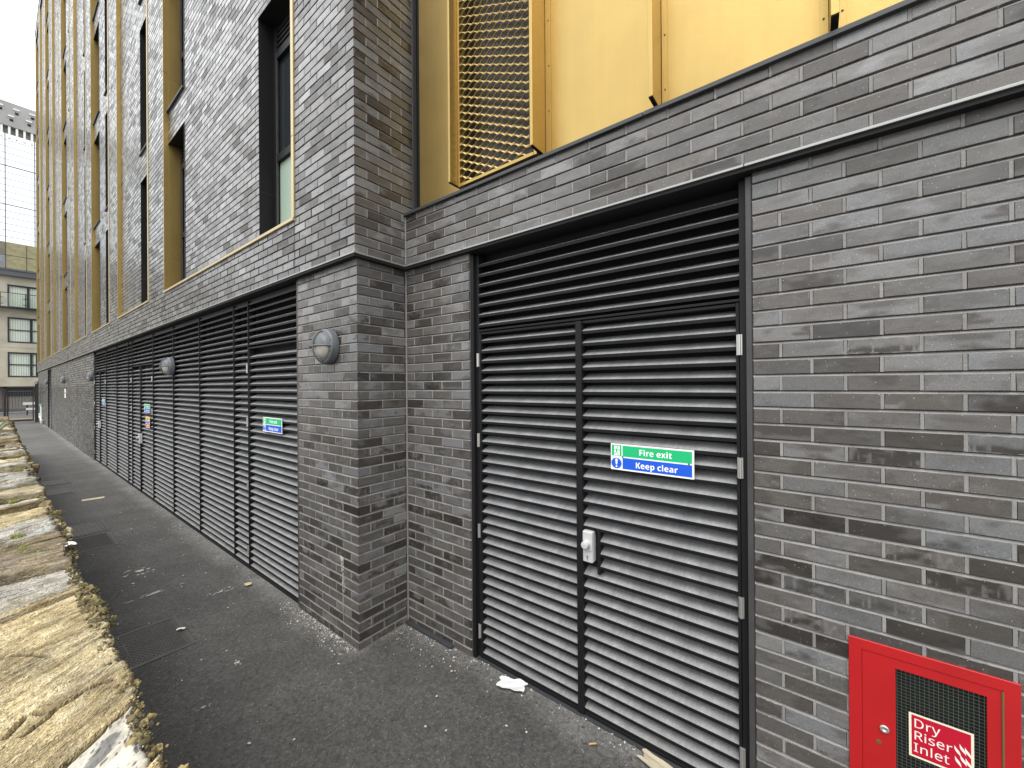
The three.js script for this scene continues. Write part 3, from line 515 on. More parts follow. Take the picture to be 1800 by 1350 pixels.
// ---------------------------------------------------------------- bulkhead lamps
{
  const L = (pts, n = 36) => new THREE.LatheGeometry(pts.map((p) => new THREE.Vector2(...p)), n).rotateX(Math.PI / 2);
  const proto = new THREE.Group();
  const p = (n, g, m) => mesh(n, g, m, proto);
  p('base', L([[0, 0], [0.142, 0], [0.146, 0.006], [0.146, 0.05], [0.14, 0.066], [0.122, 0.07], [0.108, 0.066], [0, 0.06]]), M.lampGrey);
  p('diffuser', L([[0.106, 0.062], [0.1, 0.085], [0.085, 0.105], [0.06, 0.12], [0.03, 0.128], [0, 0.13]]), M.diffuser);
  const lid = new THREE.SphereGeometry(1, 32, 12, 0, Math.PI * 2, 0, Math.PI / 2).rotateX(Math.PI / 2);   // dome towards +z
  { const a = lid.attributes.position, idx = lid.index.array, keep = []; for (let i = 0; i < idx.length; i += 3) { const y = (a.getY(idx[i]) + a.getY(idx[i + 1]) + a.getY(idx[i + 2])) / 3; if (y > -0.01) keep.push(idx[i], idx[i + 1], idx[i + 2]); } lid.setIndex(keep); lid.scale(0.115, 0.115, 0.078).translate(0, 0.002, 0.062); }
  p('eyelid', lid, M.lampGrey);
  const bar = (pts, r) => new THREE.TubeGeometry(new THREE.CatmullRomCurve3(pts.map((q) => new THREE.Vector3(...q))), 20, r, 8);
  p('guard', merge([bar([[-0.13, 0, 0.06], [-0.115, 0, 0.11], [-0.06, 0, 0.142], [0, 0, 0.148], [0.06, 0, 0.142], [0.115, 0, 0.11], [0.13, 0, 0.06]], 0.007),
    bar([[0, 0.128, 0.06], [0, 0.115, 0.1], [0, 0.06, 0.14], [0, 0, 0.148], [0, -0.06, 0.138], [0, -0.115, 0.1], [0, -0.128, 0.06]], 0.007), new THREE.TorusGeometry(0.115, 0.007, 8, 36).translate(0, 0, 0.07)]), M.lampGrey);
  p('screw', merge([[0.13, 0.045], [0.13, -0.045], [-0.13, 0.045], [-0.13, -0.045]].map(([x, y]) => new THREE.CylinderGeometry(0.004, 0.004, 0.004, 8).rotateX(Math.PI / 2).translate(x * 0.98, y, 0.069))), M.black);
  const spots = [[-0.40, 'round grey bulkhead lamp on the brick pier beside the pier corner'], [-5.3, 'round grey bulkhead lamp fixed to the long louvred wall'], [-13.55, 'round grey bulkhead lamp on brick just left of the louvred wall'], [-20.9, 'round grey bulkhead lamp on brick above the small white and red notice'], [-28.95, 'round grey bulkhead lamp beside the narrow far louvred door'], [-36.4, 'farthest round bulkhead lamp, behind the top of the gate post']];
  spots.forEach(([x, l], i) => { const g = i ? proto.clone() : proto; g.name = numbered('wall_lamp'); g.position.set(x, 2.376, i === 1 ? -0.017 : 0.001); scene.add(g); tag(g, l, 'lamp', 'bulkhead lamps along the wall'); });
}

// ---------------------------------------------------------------- signs
function fireSign(g, w, h) {
  g.fillStyle = '#f4f6f4'; g.fillRect(0, 0, w, h);
  const b = h * 0.035, mx = w * 0.148, my = h * 0.5;
  g.fillStyle = '#1cbc78'; g.fillRect(b, b * 1.3, mx - b * 1.5, my - b * 2.2); g.fillRect(mx + b * 0.6, b * 1.6, w - mx - b * 2.4, my - b * 2.4);
  g.fillStyle = '#1c5cd8'; g.fillRect(mx + b * 0.6, my + b * 0.6, w - mx - b * 2.4, my - b * 2.2);
  g.beginPath(); g.arc(mx * 0.5, h * 0.745, h * 0.205, 0, 7); g.fill();
  g.fillStyle = '#fff'; g.beginPath(); g.moveTo(mx * 0.5 - h * 0.05, h * 0.6); g.quadraticCurveTo(mx * 0.5, h * 0.54, mx * 0.5 + h * 0.05, h * 0.6); g.lineTo(mx * 0.5 + h * 0.025, h * 0.8); g.lineTo(mx * 0.5 - h * 0.025, h * 0.8); g.fill(); g.beginPath(); g.arc(mx * 0.5, h * 0.87, h * 0.034, 0, 7); g.fill();
  g.fillRect(mx * 0.3, h * 0.08, mx * 0.5, h * 0.37);                       // doorway
  g.strokeStyle = '#1cbc78'; g.fillStyle = '#1cbc78'; g.lineWidth = h * 0.03; g.lineCap = 'round';
  const P = (a) => { g.beginPath(); a.forEach(([x, y], i) => (i ? g.lineTo(mx * x, h * y) : g.moveTo(mx * x, h * y))); g.stroke(); };
  g.beginPath(); g.arc(mx * 0.6, h * 0.13, h * 0.028, 0, 7); g.fill();
  g.lineWidth = h * 0.05; P([[0.55, 0.2], [0.5, 0.3]]); g.lineWidth = h * 0.028; P([[0.55, 0.2], [0.4, 0.2], [0.33, 0.26]]); P([[0.56, 0.2], [0.66, 0.25], [0.76, 0.24]]); P([[0.5, 0.3], [0.6, 0.36], [0.66, 0.44]]); P([[0.49, 0.3], [0.42, 0.37], [0.25, 0.37]]);
  g.fillStyle = '#fff'; g.textAlign = 'center'; g.textBaseline = 'middle';
  g.font = `bold ${Math.round(h * 0.3)}px sans-serif`; g.fillText('Fire exit', w * 0.56, h * 0.265); g.fillText('Keep clear', w * 0.57, h * 0.75);
}
const board = (n, w, h, mat, pos, label, group, cat = 'sign') => {
  const s = thing(n, label, cat, pos, group);
  mesh('board', rb(-w / 2, w / 2, -h / 2, h / 2, 0, 0.003, 0.001), M.white, s);
  const f = new THREE.PlaneGeometry(w - 0.001, h - 0.001); f.translate(0, 0, 0.0035); mesh('print', f, mat, s);
  mesh('screw', merge([-1, 1].map((k) => new THREE.CylinderGeometry(0.004, 0.004, 0.003, 10).rotateX(Math.PI / 2).translate(k * (w / 2 - 0.072 * (k < 0 ? 1 : 0.35)), 0.002, 0.005))), M.black, s);
  return s;
};
const fireMat = std([1, 1, 1], 0.4, 0, { map: canvasTex(1350, 450, fireSign) });
board('fire_exit_sign', 0.455, 0.152, fireMat, [2.086, 1.626, -0.491], 'green and blue fire exit sign on the near double louvred door');
board('fire_exit_sign', 0.455, 0.152, fireMat, [-1.6, 1.652, -0.021], 'green and blue fire exit sign on the louvred door left of the brick pier');
board('fire_exit_sign', 0.455, 0.152, fireMat, [-7.0, 1.66, -0.012], 'green and blue fire exit sign above the yellow, blue and red notice');
board('fire_exit_sign', 0.455, 0.152, fireMat, [-11.8, 1.68, -0.012], 'farthest green and blue fire exit sign, on the last louvred double door');
board('warning_sign', 0.3, 0.2, std([1, 1, 1], 0.4, 0, { map: canvasTex(300, 300, (g, w, h) => {
  g.fillStyle = '#f5f5f2'; g.fillRect(0, 0, w, h); g.fillStyle = '#f2c21a'; g.fillRect(10, 8, w - 20, h * 0.3); g.fillStyle = '#2456b8'; g.fillRect(30, h * 0.36, w - 60, h * 0.26); g.fillStyle = '#d8323c'; g.fillRect(10, h * 0.66, w - 20, h * 0.28);
  g.fillStyle = '#222'; g.beginPath(); g.moveTo(150, 24); g.lineTo(186, 84); g.lineTo(114, 84); g.fill(); g.fillStyle = '#fff'; for (const [x, y] of [[110, 140], [150, 140], [190, 140]]) { g.beginPath(); g.arc(x, y, 15, 0, 7); g.fill(); } for (const x of [110, 190]) { g.beginPath(); g.arc(x, 240, 26, 0, 7); g.fill(); }
}) }), [-6.96, 1.405, -0.012], 'small yellow, blue and red notice on the louvred double door');
board('wall_notice', 0.45, 0.36, std([1, 1, 1], 0.5, 0, { map: canvasTex(200, 160, (g, w, h) => { g.fillStyle = '#f2f0ec'; g.fillRect(0, 0, w, h); g.fillStyle = '#c8584a'; g.fillRect(12, 64, w - 24, 22); g.fillStyle = '#9a9a98'; g.fillRect(30, 108, w - 60, 8); }) }), [-20.7, 1.83, 0.002], 'small white and red notice on the plain far brick wall');

// ---------------------------------------------------------------- dry riser cabinet
{
  const X0 = 2.917, X1 = 3.372, Y1 = 0.99, Y0 = 0.37, q = thing('dry_riser_cabinet', 'red dry riser inlet cabinet with wired glass set in the brick wall', 'cabinet', [X0, Y0, ZB]);
  const w = X1 - X0, h = Y1 - Y0, f = 0.038;
  const ring = (x0, x1, y0, y1, a0, a1, b0, b1, d) => { const s = new THREE.Shape(); s.moveTo(x0, y0); s.lineTo(x1, y0); s.lineTo(x1, y1); s.lineTo(x0, y1); s.closePath(); const o = new THREE.Path(); o.moveTo(a0, b0); o.lineTo(a0, b1); o.lineTo(a1, b1); o.lineTo(a1, b0); o.closePath(); s.holes.push(o); return new THREE.ExtrudeGeometry(s, { depth: d, bevelEnabled: true, bevelThickness: 0.0012, bevelSize: 0.0012, bevelSegments: 1 }); };
  mesh('frame', ring(0, w, 0, h, f, w - f, f, h - f, 0.006), M.red, q);
  const d = part('door', q), gx0 = 0.139, gx1 = 0.379, gy0 = 0.09, gy1 = h - 0.078;
  mesh('leaf', ring(f + 0.003, w - f - 0.004, f + 0.003, h - f - 0.003, gx0, gx1, gy0, gy1, 0.003), M.red, d);
  mesh('interior', bx(gx0 - 0.03, gx1 + 0.03, gy0 - 0.03, gy1 + 0.03, -0.06, -0.045), std([0.045, 0.047, 0.045], 0.6), d);
  mesh('pane', new THREE.PlaneGeometry(gx1 - gx0 + 0.004, gy1 - gy0 + 0.004).translate((gx0 + gx1) / 2, (gy0 + gy1) / 2, -0.001), new THREE.MeshPhysicalMaterial({ color: lin(0.55, 0.6, 0.57), roughness: 0.06, transmission: 1, thickness: 0, side: THREE.DoubleSide }), d);
  const wi = []; for (let x = gx0 + 0.006; x < gx1; x += 0.0127) wi.push(bx(x - 0.0006, x + 0.0006, gy0, gy1, -0.0042, -0.0034)); for (let y = gy0 + 0.004; y < gy1; y += 0.0127) wi.push(bx(gx0, gx1, y - 0.0006, y + 0.0006, -0.0032, -0.0024));
  mesh('wire_mesh', merge(wi), M.steel, d);
  const st = 0.17, sx = 0.177, sy = 0.758 - Y0;
  mesh('label', new THREE.PlaneGeometry(st, st).translate(sx + st / 2, sy - st / 2, 0.001), std([1, 1, 1], 0.4, 0, { map: canvasTex(512, 512, (g, W2) => {
    g.fillStyle = '#eae6cf'; g.fillRect(0, 0, 512, 512); g.fillStyle = '#bb1230'; g.fillRect(22, 22, 468, 468); g.fillStyle = '#f1ede6'; g.textAlign = 'left'; g.textBaseline = 'alphabetic'; g.font = '142px sans-serif';
    g.fillText('Dry', 34, 160); g.fillText('Riser', 34, 302); g.fillText('Inlet', 34, 444);
    for (const [ox, oy, sc] of [[372, 262, 1], [376, 380, 1]]) for (let k = 0; k < 3; k++) { g.beginPath(); const x = ox + k * 40 - 8, y = oy + (k === 1 ? -26 : 0) - k * 8; g.moveTo(x, y - 66 * sc); g.bezierCurveTo(x + 16, y - 22, x + 52, y - 22, x + 48, y + 46 * sc); g.bezierCurveTo(x + 30, y + 6, x - 6, y + 12, x, y - 66 * sc); g.fill(); }
  }) }), d);
  const L = (pts) => new THREE.LatheGeometry(pts.map((p) => new THREE.Vector2(...p)), 24).rotateX(Math.PI / 2);
  mesh('lock', L([[0, 0.004], [0.006, 0.004], [0.0062, 0.009], [0.012, 0.009], [0.0145, 0.006], [0.0145, 0.003]]).translate(0.106, 0.656 - Y0, 0.0035), M.steel, d);
  mesh('keyhole', L([[0, 0.0046], [0.0085, 0.0046], [0.0085, 0.0035]]).translate(0.089, 0.594 - Y0, 0.0005), std([0.13, 0.1, 0.03], 0.6), d);
  mesh('hinge', new THREE.CylinderGeometry(0.0035, 0.0035, h - 2 * f - 0.01, 8).translate(w - f - 0.002, h / 2, 0.0055), std([0.3, 0.22, 0.1], 0.4, 0.6), q);
}

// ---------------------------------------------------------------- rough stone wall in the foreground
const stoneWall = thing('stone_wall', 'low old wall with rough tilted sandstone coping slabs and moss', 'wall');
{
  const zE = 1.475, zO = 2.02, top = 1.2, r = rng(19);
  const col = { ochre: [0.86, 0.75, 0.49], cream: [0.98, 0.9, 0.68], grey: [0.68, 0.7, 0.71], brown: [0.4, 0.35, 0.27], white: [0.98, 0.96, 0.9], tan: [0.6, 0.52, 0.36], olive: [0.42, 0.38, 0.2] };
  // near slabs read off the photograph (x at the alley edge), then a random run to the far end
  const slabs = [[2.6, 2.05, 'tan', 0.0], [2.05, 1.6, 'ochre', 0.01], [1.6, 1.335, 'white', -0.004], [1.335, 0.36, 'ochre', 0.0], [0.36, 0.315, 'tan', 0.008], [0.315, 0.0, 'grey', -0.016], [0.0, -0.55, 'brown', 0.012]];
  { let x = -0.55; const cs = ['tan', 'brown', 'cream', 'brown', 'ochre', 'white', 'tan', 'brown', 'grey', 'olive']; let i = 0; while (x > -16) { const w = 0.1 + 0.42 * r() * (r() < 0.35 ? 1 : 0.55); slabs.push([x, x - w, cs[(i * 7 + Math.floor(r() * 3)) % cs.length], 0.05 * (r() - 0.5)]); x -= w; i++; } }
  const crack = [[[0.772, 1.72], [0.771, 1.674], [0.802, 1.64], [0.868, 1.605]], [[1.259, 1.66], [1.228, 1.622], [1.202, 1.606], [1.188, 1.57], [1.166, 1.546], [1.167, 1.524], [1.178, 1.502]], [[1.234, 1.691], [1.201, 1.672], [1.17, 1.657], [1.171, 1.645], [1.192, 1.63]]];
  const dSeg = (x, z, a, b) => { const dx = b[0] - a[0], dz = b[1] - a[1], t = clamp(((x - a[0]) * dx + (z - a[1]) * dz) / (dx * dx + dz * dz)); return Math.hypot(x - a[0] - t * dx, z - a[1] - t * dz); };
  const crackD = (x, z) => { let m = 9; const wx = 0.008 * (fbm(x * 30, z * 30, 7, 2) - 0.5), wz = 0.008 * (fbm(x * 30 + 9, z * 30, 8, 2) - 0.5); for (const c of crack) for (let i = 0; i + 1 < c.length; i++) m = Math.min(m, dSeg(x + wx, z + wz, c[i], c[i + 1])); return m; };
  const US = 1.9, skewAt = (x) => { for (const [a, k] of [[2.6, 0.9], [2.05, 0.9], [1.6, 0.9], [1.335, 0.93], [0.36, 0.42], [0.315, 0.42], [0, -0.15], [-0.55, 0.35]]) if (Math.abs(a - x) < 1e-6) return k; return 0.15 + 0.6 * hash(Math.round(x * 1000), 3, 5); };
  slabs.forEach(([xa, xb, cn, dh], si) => {
    const wdt = xa - xb, near = xa > -0.6, nx = Math.max(4, Math.round(wdt / (si === 3 ? 0.0034 : near ? 0.006 : 0.02))), nz = si === 3 ? 150 : near ? 90 : 34, S = si * 53 + 11, skA = skewAt(xa), skB = skewAt(xb), tilt = near ? 0.004 : 0.06 * (r() - 0.3), endJ = 0.05 * (r() - 0.5), pos = [], uv = [], colr = [], idx = [];
    const c0 = col[cn], gap = near ? 0.004 : 0.008, th = 0.16, cols = nx + 3, tone = 0.8 + 0.35 * r();
    for (let j = 0; j <= nz + 1; j++) for (let i = -1; i <= nx + 1; i++) {
      const fi = clamp(i / nx), fj = clamp((j - 1) / nz), skirt = i < 0 || i > nx || j === 0;
      const rag = 0.05 * (fbm(xb * 3 + fi * wdt * 9, si, 61, 3) - 0.5) + 0.03 * (fbm(fi * wdt * 40 + si * 9, 4, 63, 2) - 0.5) + endJ * 0.5;
      const z = mix(zE + rag, zO, fj), s = z - zE;
      const eg = 0.012 * (fbm(s * 14, si * 3.3, 65, 3) - 0.5) * (near ? 1 : 2.2), skew = mix(skB, skA, fi), x = mix(xb + gap, xa - gap, fi) + s * skew + eg * (fi > 0.5 ? 1 : 1);
      const al = x - s * skew;                       // across the bedding
      let crk = 9, hgt = top + dh + tilt * (fi - 0.5) + (si < 7 ? 0.006 : 0.018) * (fbm(s * 5, al * 40 + si, S, 4) - 0.5) + (si < 7 ? 0.007 : 0.014) * (fbm(s * 16, al * 30, S + 3, 4) - 0.5) + (si < 7 ? 0.006 : 0.03) * (fbm(s * 2.2, al * 3, S + 9, 2) - 0.5);
      hgt += (si === 3 ? 0.0007 : si < 7 ? 0.006 : 0.011) * Math.floor(4 * fbm(s * 2 + 5, al * 13 + si, S + 5, 2));           // broken bedding steps
      const ed = Math.min(fi * wdt, (1 - fi) * wdt, fj * 0.55); hgt -= (near ? 0.008 : 0.012) * ss(near ? 0.009 : 0.016, 0, ed);
      if (si === 3) { crk = crackD(x, z); hgt -= 0.016 * ss(0.0072, 0.003, crk); }
      if (si === 2) hgt -= 0.006 + 0.004 * ss(0.5, 0.7, fbm(x * 14, z * 14, 5, 3));
      if (skirt) hgt -= th; const sk = skirt ? th : 0;
      pos.push(x, hgt, z); uv.push((z - (j === 0 ? sk : 0)) * US + si * 0.37, (al + si * 0.21 + (i < 0 ? -sk : i > nx ? sk : 0)) * US);
      let t = tone * (0.72 + 0.5 * fbm(x * 6 + 30, z * 6, S + 7, 3)), m = ss(0.5, 0.68, fbm(x * 5 + 9, z * 7, S + 15, 3)) * (near && si < 5 ? 0.3 : 0.6), cc = c0.map((q, k) => mix(q, [0.3, 0.27, 0.12][k], m * 0.6));
      if (near && si === 3) cc = cc.map((q, k) => mix(q, col.cream[k], 0.6 * ss(0.45, 0.65, fbm(s * 3, al * 9, 77, 3))));
      if (crk < 0.007) cc = cc.map((q) => q * mix(0.12, 1, ss(0.003, 0.007, crk)));
      if (si === 2) cc = cc.map((q, k) => (dSeg(x, z, [1.44, 1.53], [1.5, 1.575]) < 0.011 + 0.005 * fbm(x * 40, z * 40, 3, 2) || dSeg(x, z, [1.47, 1.49], [1.53, 1.5]) < 0.011 ? col.grey[k] * 0.5 : q));
      colr.push(cc[0] * t, cc[1] * t, cc[2] * t);
    }
    for (let j = 0; j <= nz; j++) for (let i = 0; i < cols - 1; i++) { const a = j * cols + i, b = a + 1, c = a + cols, d = c + 1; idx.push(a, c, b, b, c, d); }
    const g = new THREE.BufferGeometry(); g.setAttribute('position', new THREE.Float32BufferAttribute(pos, 3)); g.setAttribute('uv', new THREE.Float32BufferAttribute(uv, 2)); g.setAttribute('color', new THREE.Float32BufferAttribute(colr, 3)); g.setIndex(idx); g.computeVertexNormals();
    mesh('coping_slab', g, si === 2 ? M.lime : M.stone, stoneWall);
  });
  // rubble body
  const rub = []; { const q = rng(31); for (let x = 3; x > -16; ) { const w = 0.14 + 0.2 * q(); let y = -0.02; while (y < 1.05) { const h = 0.1 + 0.12 * q(), g = new RoundedBoxGeometry(w - 0.012, h - 0.012, 0.12, 2, 0.02); const p = g.attributes.position; for (let i = 0; i < p.count; i++) p.setXYZ(i, p.getX(i) + 0.016 * (vn(p.getY(i) * 30 + x * 9, p.getZ(i) * 30 + y * 7, 5) - 0.5), p.getY(i) + 0.012 * (vn(p.getX(i) * 30 + y, x, 7) - 0.5), p.getZ(i) + 0.03 * (vn(p.getX(i) * 22 + x * 5, p.getY(i) * 22 + y * 3, 9) - 0.5)); const t = 0.35 + 0.25 * q(), c = new Float32Array(p.count * 3); for (let i = 0; i < p.count; i++) c.set([t, t * 0.88, t * 0.66], i * 3); g.setAttribute('color', new THREE.BufferAttribute(c, 3)); g.translate(x - w / 2, y + h / 2, zE + 0.075); rub.push(g); y += h; } x -= w; } }
  stuff(mesh('rubble_stones', merge(rub), M.stone, stoneWall));
  mesh('core', bx(-16, 3, -0.1, 1.06, zE + 0.1, zO + 0.3), std([0.2, 0.18, 0.14], 0.95), stoneWall);
  // moss, lichen and broken bits along the alley edge
  const q = rng(43), base = new THREE.IcosahedronGeometry(1, 1); { const p = base.attributes.position; for (let i = 0; i < p.count; i++) { const k = 0.75 + 0.5 * hash(Math.round(p.getX(i) * 50), Math.round(p.getY(i) * 50 + p.getZ(i) * 90), 3); p.setXYZ(i, p.getX(i) * k, p.getY(i) * k, p.getZ(i) * k); } base.computeVertexNormals(); }
  const N = 11000, im = new THREE.InstancedMesh(base, std([1, 1, 1], 0.95), N), o = new THREE.Object3D(), cc = new THREE.Color();
  for (let i = 0; i < N; i++) {
    const far = i > 7600, x = far ? -1.6 - 12 * q() : 2.2 - 3.8 * q(), cl = ss(0.36, 0.68, fbm(x * 3.1 + 40, 3, 91, 4)), s = (far ? 0.012 : 0.0042) * (0.35 + 1.3 * q() * q() + (q() < 0.04 ? 1.8 : 0)) * (0.7 + 0.6 * cl);
    const out = 0.012 + 0.05 * cl, k0 = q(), z = zE + 0.03 - (0.03 + out) * k0 * (0.5 + 0.5 * q()), y = top + 0.004 - 0.02 * q() - Math.max(0, zE - z) * (0.5 + 0.9 * q()) + 0.02 * (fbm(x * 12, z * 12, 97, 2) - 0.5);
    o.position.set(x, y, z); o.scale.set(s * (0.7 + 1.1 * q()), s * (0.5 + 0.8 * q()), s); o.rotation.set(q() * 3, q() * 3, q() * 3); o.updateMatrix(); im.setMatrixAt(i, o.matrix);
    const k = fbm(x * 5, 7, 95, 2), d = 0.4 + 0.9 * q(); cc.setRGB(mix(0.12, 0.25, k) * d, mix(0.108, 0.2, k) * d, mix(0.05, 0.1, k) * d); const w = q(); if (w < 0.16) cc.setRGB(0.045, 0.04, 0.03); else if (w > 0.93) cc.setRGB(0.42, 0.37, 0.25); im.setColorAt(i, cc);
  }
  for (let i = 0; i < 70; i++) {
    const x = 1.15 + 0.85 * q(), s = 0.003 + 0.009 * q() ** 2, z = zE + 0.04 - 0.07 * q(); o.position.set(x, top - 0.014 - Math.max(0, zE - z) * 0.7, z); o.scale.set(s * 1.4, s * 0.8, s); o.rotation.set(q(), q() * 6, q()); o.updateMatrix(); im.setMatrixAt(i, o.matrix); const d = 0.5 + 0.6 * q(); cc.setRGB(0.34 * d, 0.27 * d, 0.12 * d); im.setColorAt(i, cc);
  }
  im.name = 'moss'; im.castShadow = im.receiveShadow = true; stuff(im); stoneWall.add(im);
  // tufts of green moss lying on the slabs
  const M2 = [[-0.42, 1.62], [-0.3, 1.58], [-0.75, 1.63], [-1.9, 1.62], [-2.3, 1.6], [-3.6, 1.56], [-1.35, 1.55]], tn = 420, tm = new THREE.InstancedMesh(base, std([1, 1, 1], 0.95), tn);
  for (let i = 0; i < tn; i++) { const [a, b] = M2[i % M2.length]; const an = q() * 7, rr = 0.055 * Math.sqrt(q()); o.position.set(a + Math.cos(an) * rr * 1.2, top + 0.012 + 0.008 * q(), b + Math.sin(an) * rr * 0.5); const s = 0.005 + 0.007 * q(); o.scale.set(s, s * 0.7, s); o.rotation.set(q(), q() * 3, q()); o.updateMatrix(); tm.setMatrixAt(i, o.matrix); const d = 0.6 + 0.7 * q(); cc.setRGB(0.16 * d, 0.17 * d, 0.045 * d); tm.setColorAt(i, cc); }
  tm.name = 'moss_tufts'; stuff(tm); stoneWall.add(tm);
}
{ // leaves of a plant rooted behind the far part of the wall
  const pl = thing('plant', 'small pale green plant with long leaves at the far end of the stone wall', 'plant', [-8.4, 1.14, 1.7]), r = rng(88), leaf = [];
  for (let i = 0; i < 11; i++) { const a = r() * 6.28, L = 0.17 + 0.15 * r(), g = new THREE.PlaneGeometry(0.045, L, 3, 8), p = g.attributes.position; for (let k = 0; k < p.count; k++) { const t = (p.getY(k) + L / 2) / L, w = Math.sin(Math.PI * Math.min(1, t * 0.92 + 0.06)); p.setXYZ(k, p.getX(k) * w, t * L * 0.75, t * t * L * 0.7 + Math.abs(p.getX(k)) * 0.5 * w); } g.rotateY(a); g.translate(Math.sin(a) * 0.02, 0.12 * r() + 0.08, Math.cos(a) * 0.02); g.computeVertexNormals(); leaf.push(g); }
  const lm = new THREE.MeshPhysicalMaterial({ color: lin(0.3, 0.36, 0.24), roughness: 0.6, transmission: 0.3, thickness: 0, side: THREE.DoubleSide });
  for (const g of leaf) mesh('leaf', g, lm, pl);
  mesh('stem', merge([0, 1, 2].map((i) => new THREE.CylinderGeometry(0.006, 0.008, 0.26, 6).translate((i - 1) * 0.015, 0.12, 0))), std([0.12, 0.14, 0.06], 0.8), pl);
}

// ---------------------------------------------------------------- covers, litter and grit on the path
function cover(label, x0, x1, z0, z1, ribbed) {
  const c = thing('manhole_cover', label, 'manhole cover', [(x0 + x1) / 2, 0.004, (z0 + z1) / 2], 'covers set in the alley'), w = x1 - x0, d = z1 - z0, f = 0.028;
  mesh('frame', merge([rb(-w / 2, w / 2, -0.02, 0.004, -d / 2, -d / 2 + f), rb(-w / 2, w / 2, -0.02, 0.004, d / 2 - f, d / 2), rb(-w / 2, -w / 2 + f, -0.02, 0.004, -d / 2 + f + 0.001, d / 2 - f - 0.001), rb(w / 2 - f, w / 2, -0.02, 0.004, -d / 2 + f + 0.001, d / 2 - f - 0.001)]), M.iron, c);
  mesh('plate', bx(-w / 2 + f + 0.004, w / 2 - f - 0.004, -0.02, 0.0, -d / 2 + f + 0.004, d / 2 - f - 0.004), M.iron, c);
  const st = []; if (ribbed) for (let z = -d / 2 + f + 0.03; z < d / 2 - f - 0.02; z += 0.045) st.push(rb(-w / 2 + f + 0.02, w / 2 - f - 0.02, -0.002, 0.006, z - 0.011, z + 0.011)); else { let row = 0; for (let x = -w / 2 + f + 0.02; x < w / 2 - f - 0.012; x += 0.026, row++) for (let z = -d / 2 + f + 0.02 + (row % 2) * 0.013; z < d / 2 - f - 0.012; z += 0.026) { if (Math.abs(x + 0.02) < 0.1 && Math.abs(z - 0.12) < 0.05 && w > 0.6) continue; const g = bx(-0.0085, 0.0085, -0.001, 0.005, -0.0035, 0.0035); g.rotateY((row % 2 ? 1 : -1) * 0.7); st.push(g.translate(x, 0, z)); } if (w > 0.6) for (let i = 0; i < 5; i++) st.push(bx(-0.09 + i * 0.04, -0.083 + i * 0.04, -0.001, 0.006, 0.08, 0.16)); }
  stuff(mesh('studs', merge(st), M.iron, c));
}
cover('studded iron manhole cover nearest the camera, half under the stone wall edge', -1.75, -1.13, 0.73, 1.3, false);
cover('studded iron cover, nearer of the middle pair in the alley', -5.15, -4.42, 0.72, 1.2, false);
cover('ribbed iron cover, farther of the middle pair in the alley', -5.95, -5.22, 0.7, 1.2, true);
cover('ribbed iron cover, nearer of the far pair in the alley', -9.4, -8.7, 0.76, 1.2, true);
cover('ribbed iron cover, farthest in the alley', -10.6, -9.9, 0.7, 1.2, true);
function scrap(name, label, cat, x, z, w, d, ry, color, crumple, y = 0.012) {
  const g = new THREE.PlaneGeometry(w, d, 14, 14); g.rotateX(-Math.PI / 2); const p = g.attributes.position, s = x * 7 + 3;
  for (let i = 0; i < p.count; i++) { const X = p.getX(i) / w, Z = p.getZ(i) / d, e = Math.max(Math.abs(X), Math.abs(Z)); p.setXYZ(i, p.getX(i) * (0.8 + 0.4 * vn(Z * 4 + s, 1, 3)), crumple * (fbm(X * 3 + s, Z * 3, 5, 3) - 0.3) + 0.3 * crumple * ss(0.3, 0.5, e), p.getZ(i) * (0.75 + 0.5 * vn(X * 4 + s, 2, 3))); }
  g.computeVertexNormals(); const m = mesh(name, g, std(color, 0.8), scene); m.position.set(x, y, z); m.rotation.y = ry; return tag(m, label, cat);
}
scrap('paper_scrap', 'crumpled white paper scrap against the near louvred door', 'litter', 1.17, -0.415, 0.2, 0.1, 0.3, [0.72, 0.74, 0.76], 0.02);
scrap('cardboard_piece', 'beige cardboard piece at the foot of the near door, bottom edge', 'litter', 2.16, -0.42, 0.22, 0.09, -0.2, [0.45, 0.4, 0.3], 0.02);
scrap('dry_leaf', 'pale dry leaf on asphalt before the long louvred wall', 'leaf', -1.83, 0.13, 0.07, 0.05, 1, [0.5, 0.42, 0.27], 0.015);
scrap('white_scrap', 'small white scrap on the corner of the nearest manhole cover', 'litter', -1.43, 0.76, 0.055, 0.035, 0.8, [0.75, 0.75, 0.73], 0.02);
scrap('wood_splinter', 'small orange splinter on the asphalt before the near door', 'litter', 1.8, -0.34, 0.04, 0.012, 0.8, [0.5, 0.33, 0.12], 0.004);
scrap('white_fragment', 'small white fragment on the mossy edge of the stone wall', 'litter', -0.33, 1.475, 0.07, 0.04, 0.4, [0.8, 0.8, 0.8], 0.025, 1.215);
{ const s = new THREE.Shape(); s.absarc(-0.11, 0, 0.024, Math.PI / 2, Math.PI * 1.5); s.absarc(0.11, 0, 0.024, -Math.PI / 2, Math.PI / 2); const g = new THREE.ExtrudeGeometry(s, { depth: 0.006, bevelEnabled: false }); g.rotateX(-Math.PI / 2); const m = mesh('wooden_stick', g, std([0.55, 0.48, 0.34], 0.8), scene); m.position.set(-7.7, 0.006, 0.61); m.rotation.y = 1.5; m.scale.set(1.1, 1, 3.2); tag(m, 'long pale oval strip lying on the asphalt in mid alley', 'litter'); }
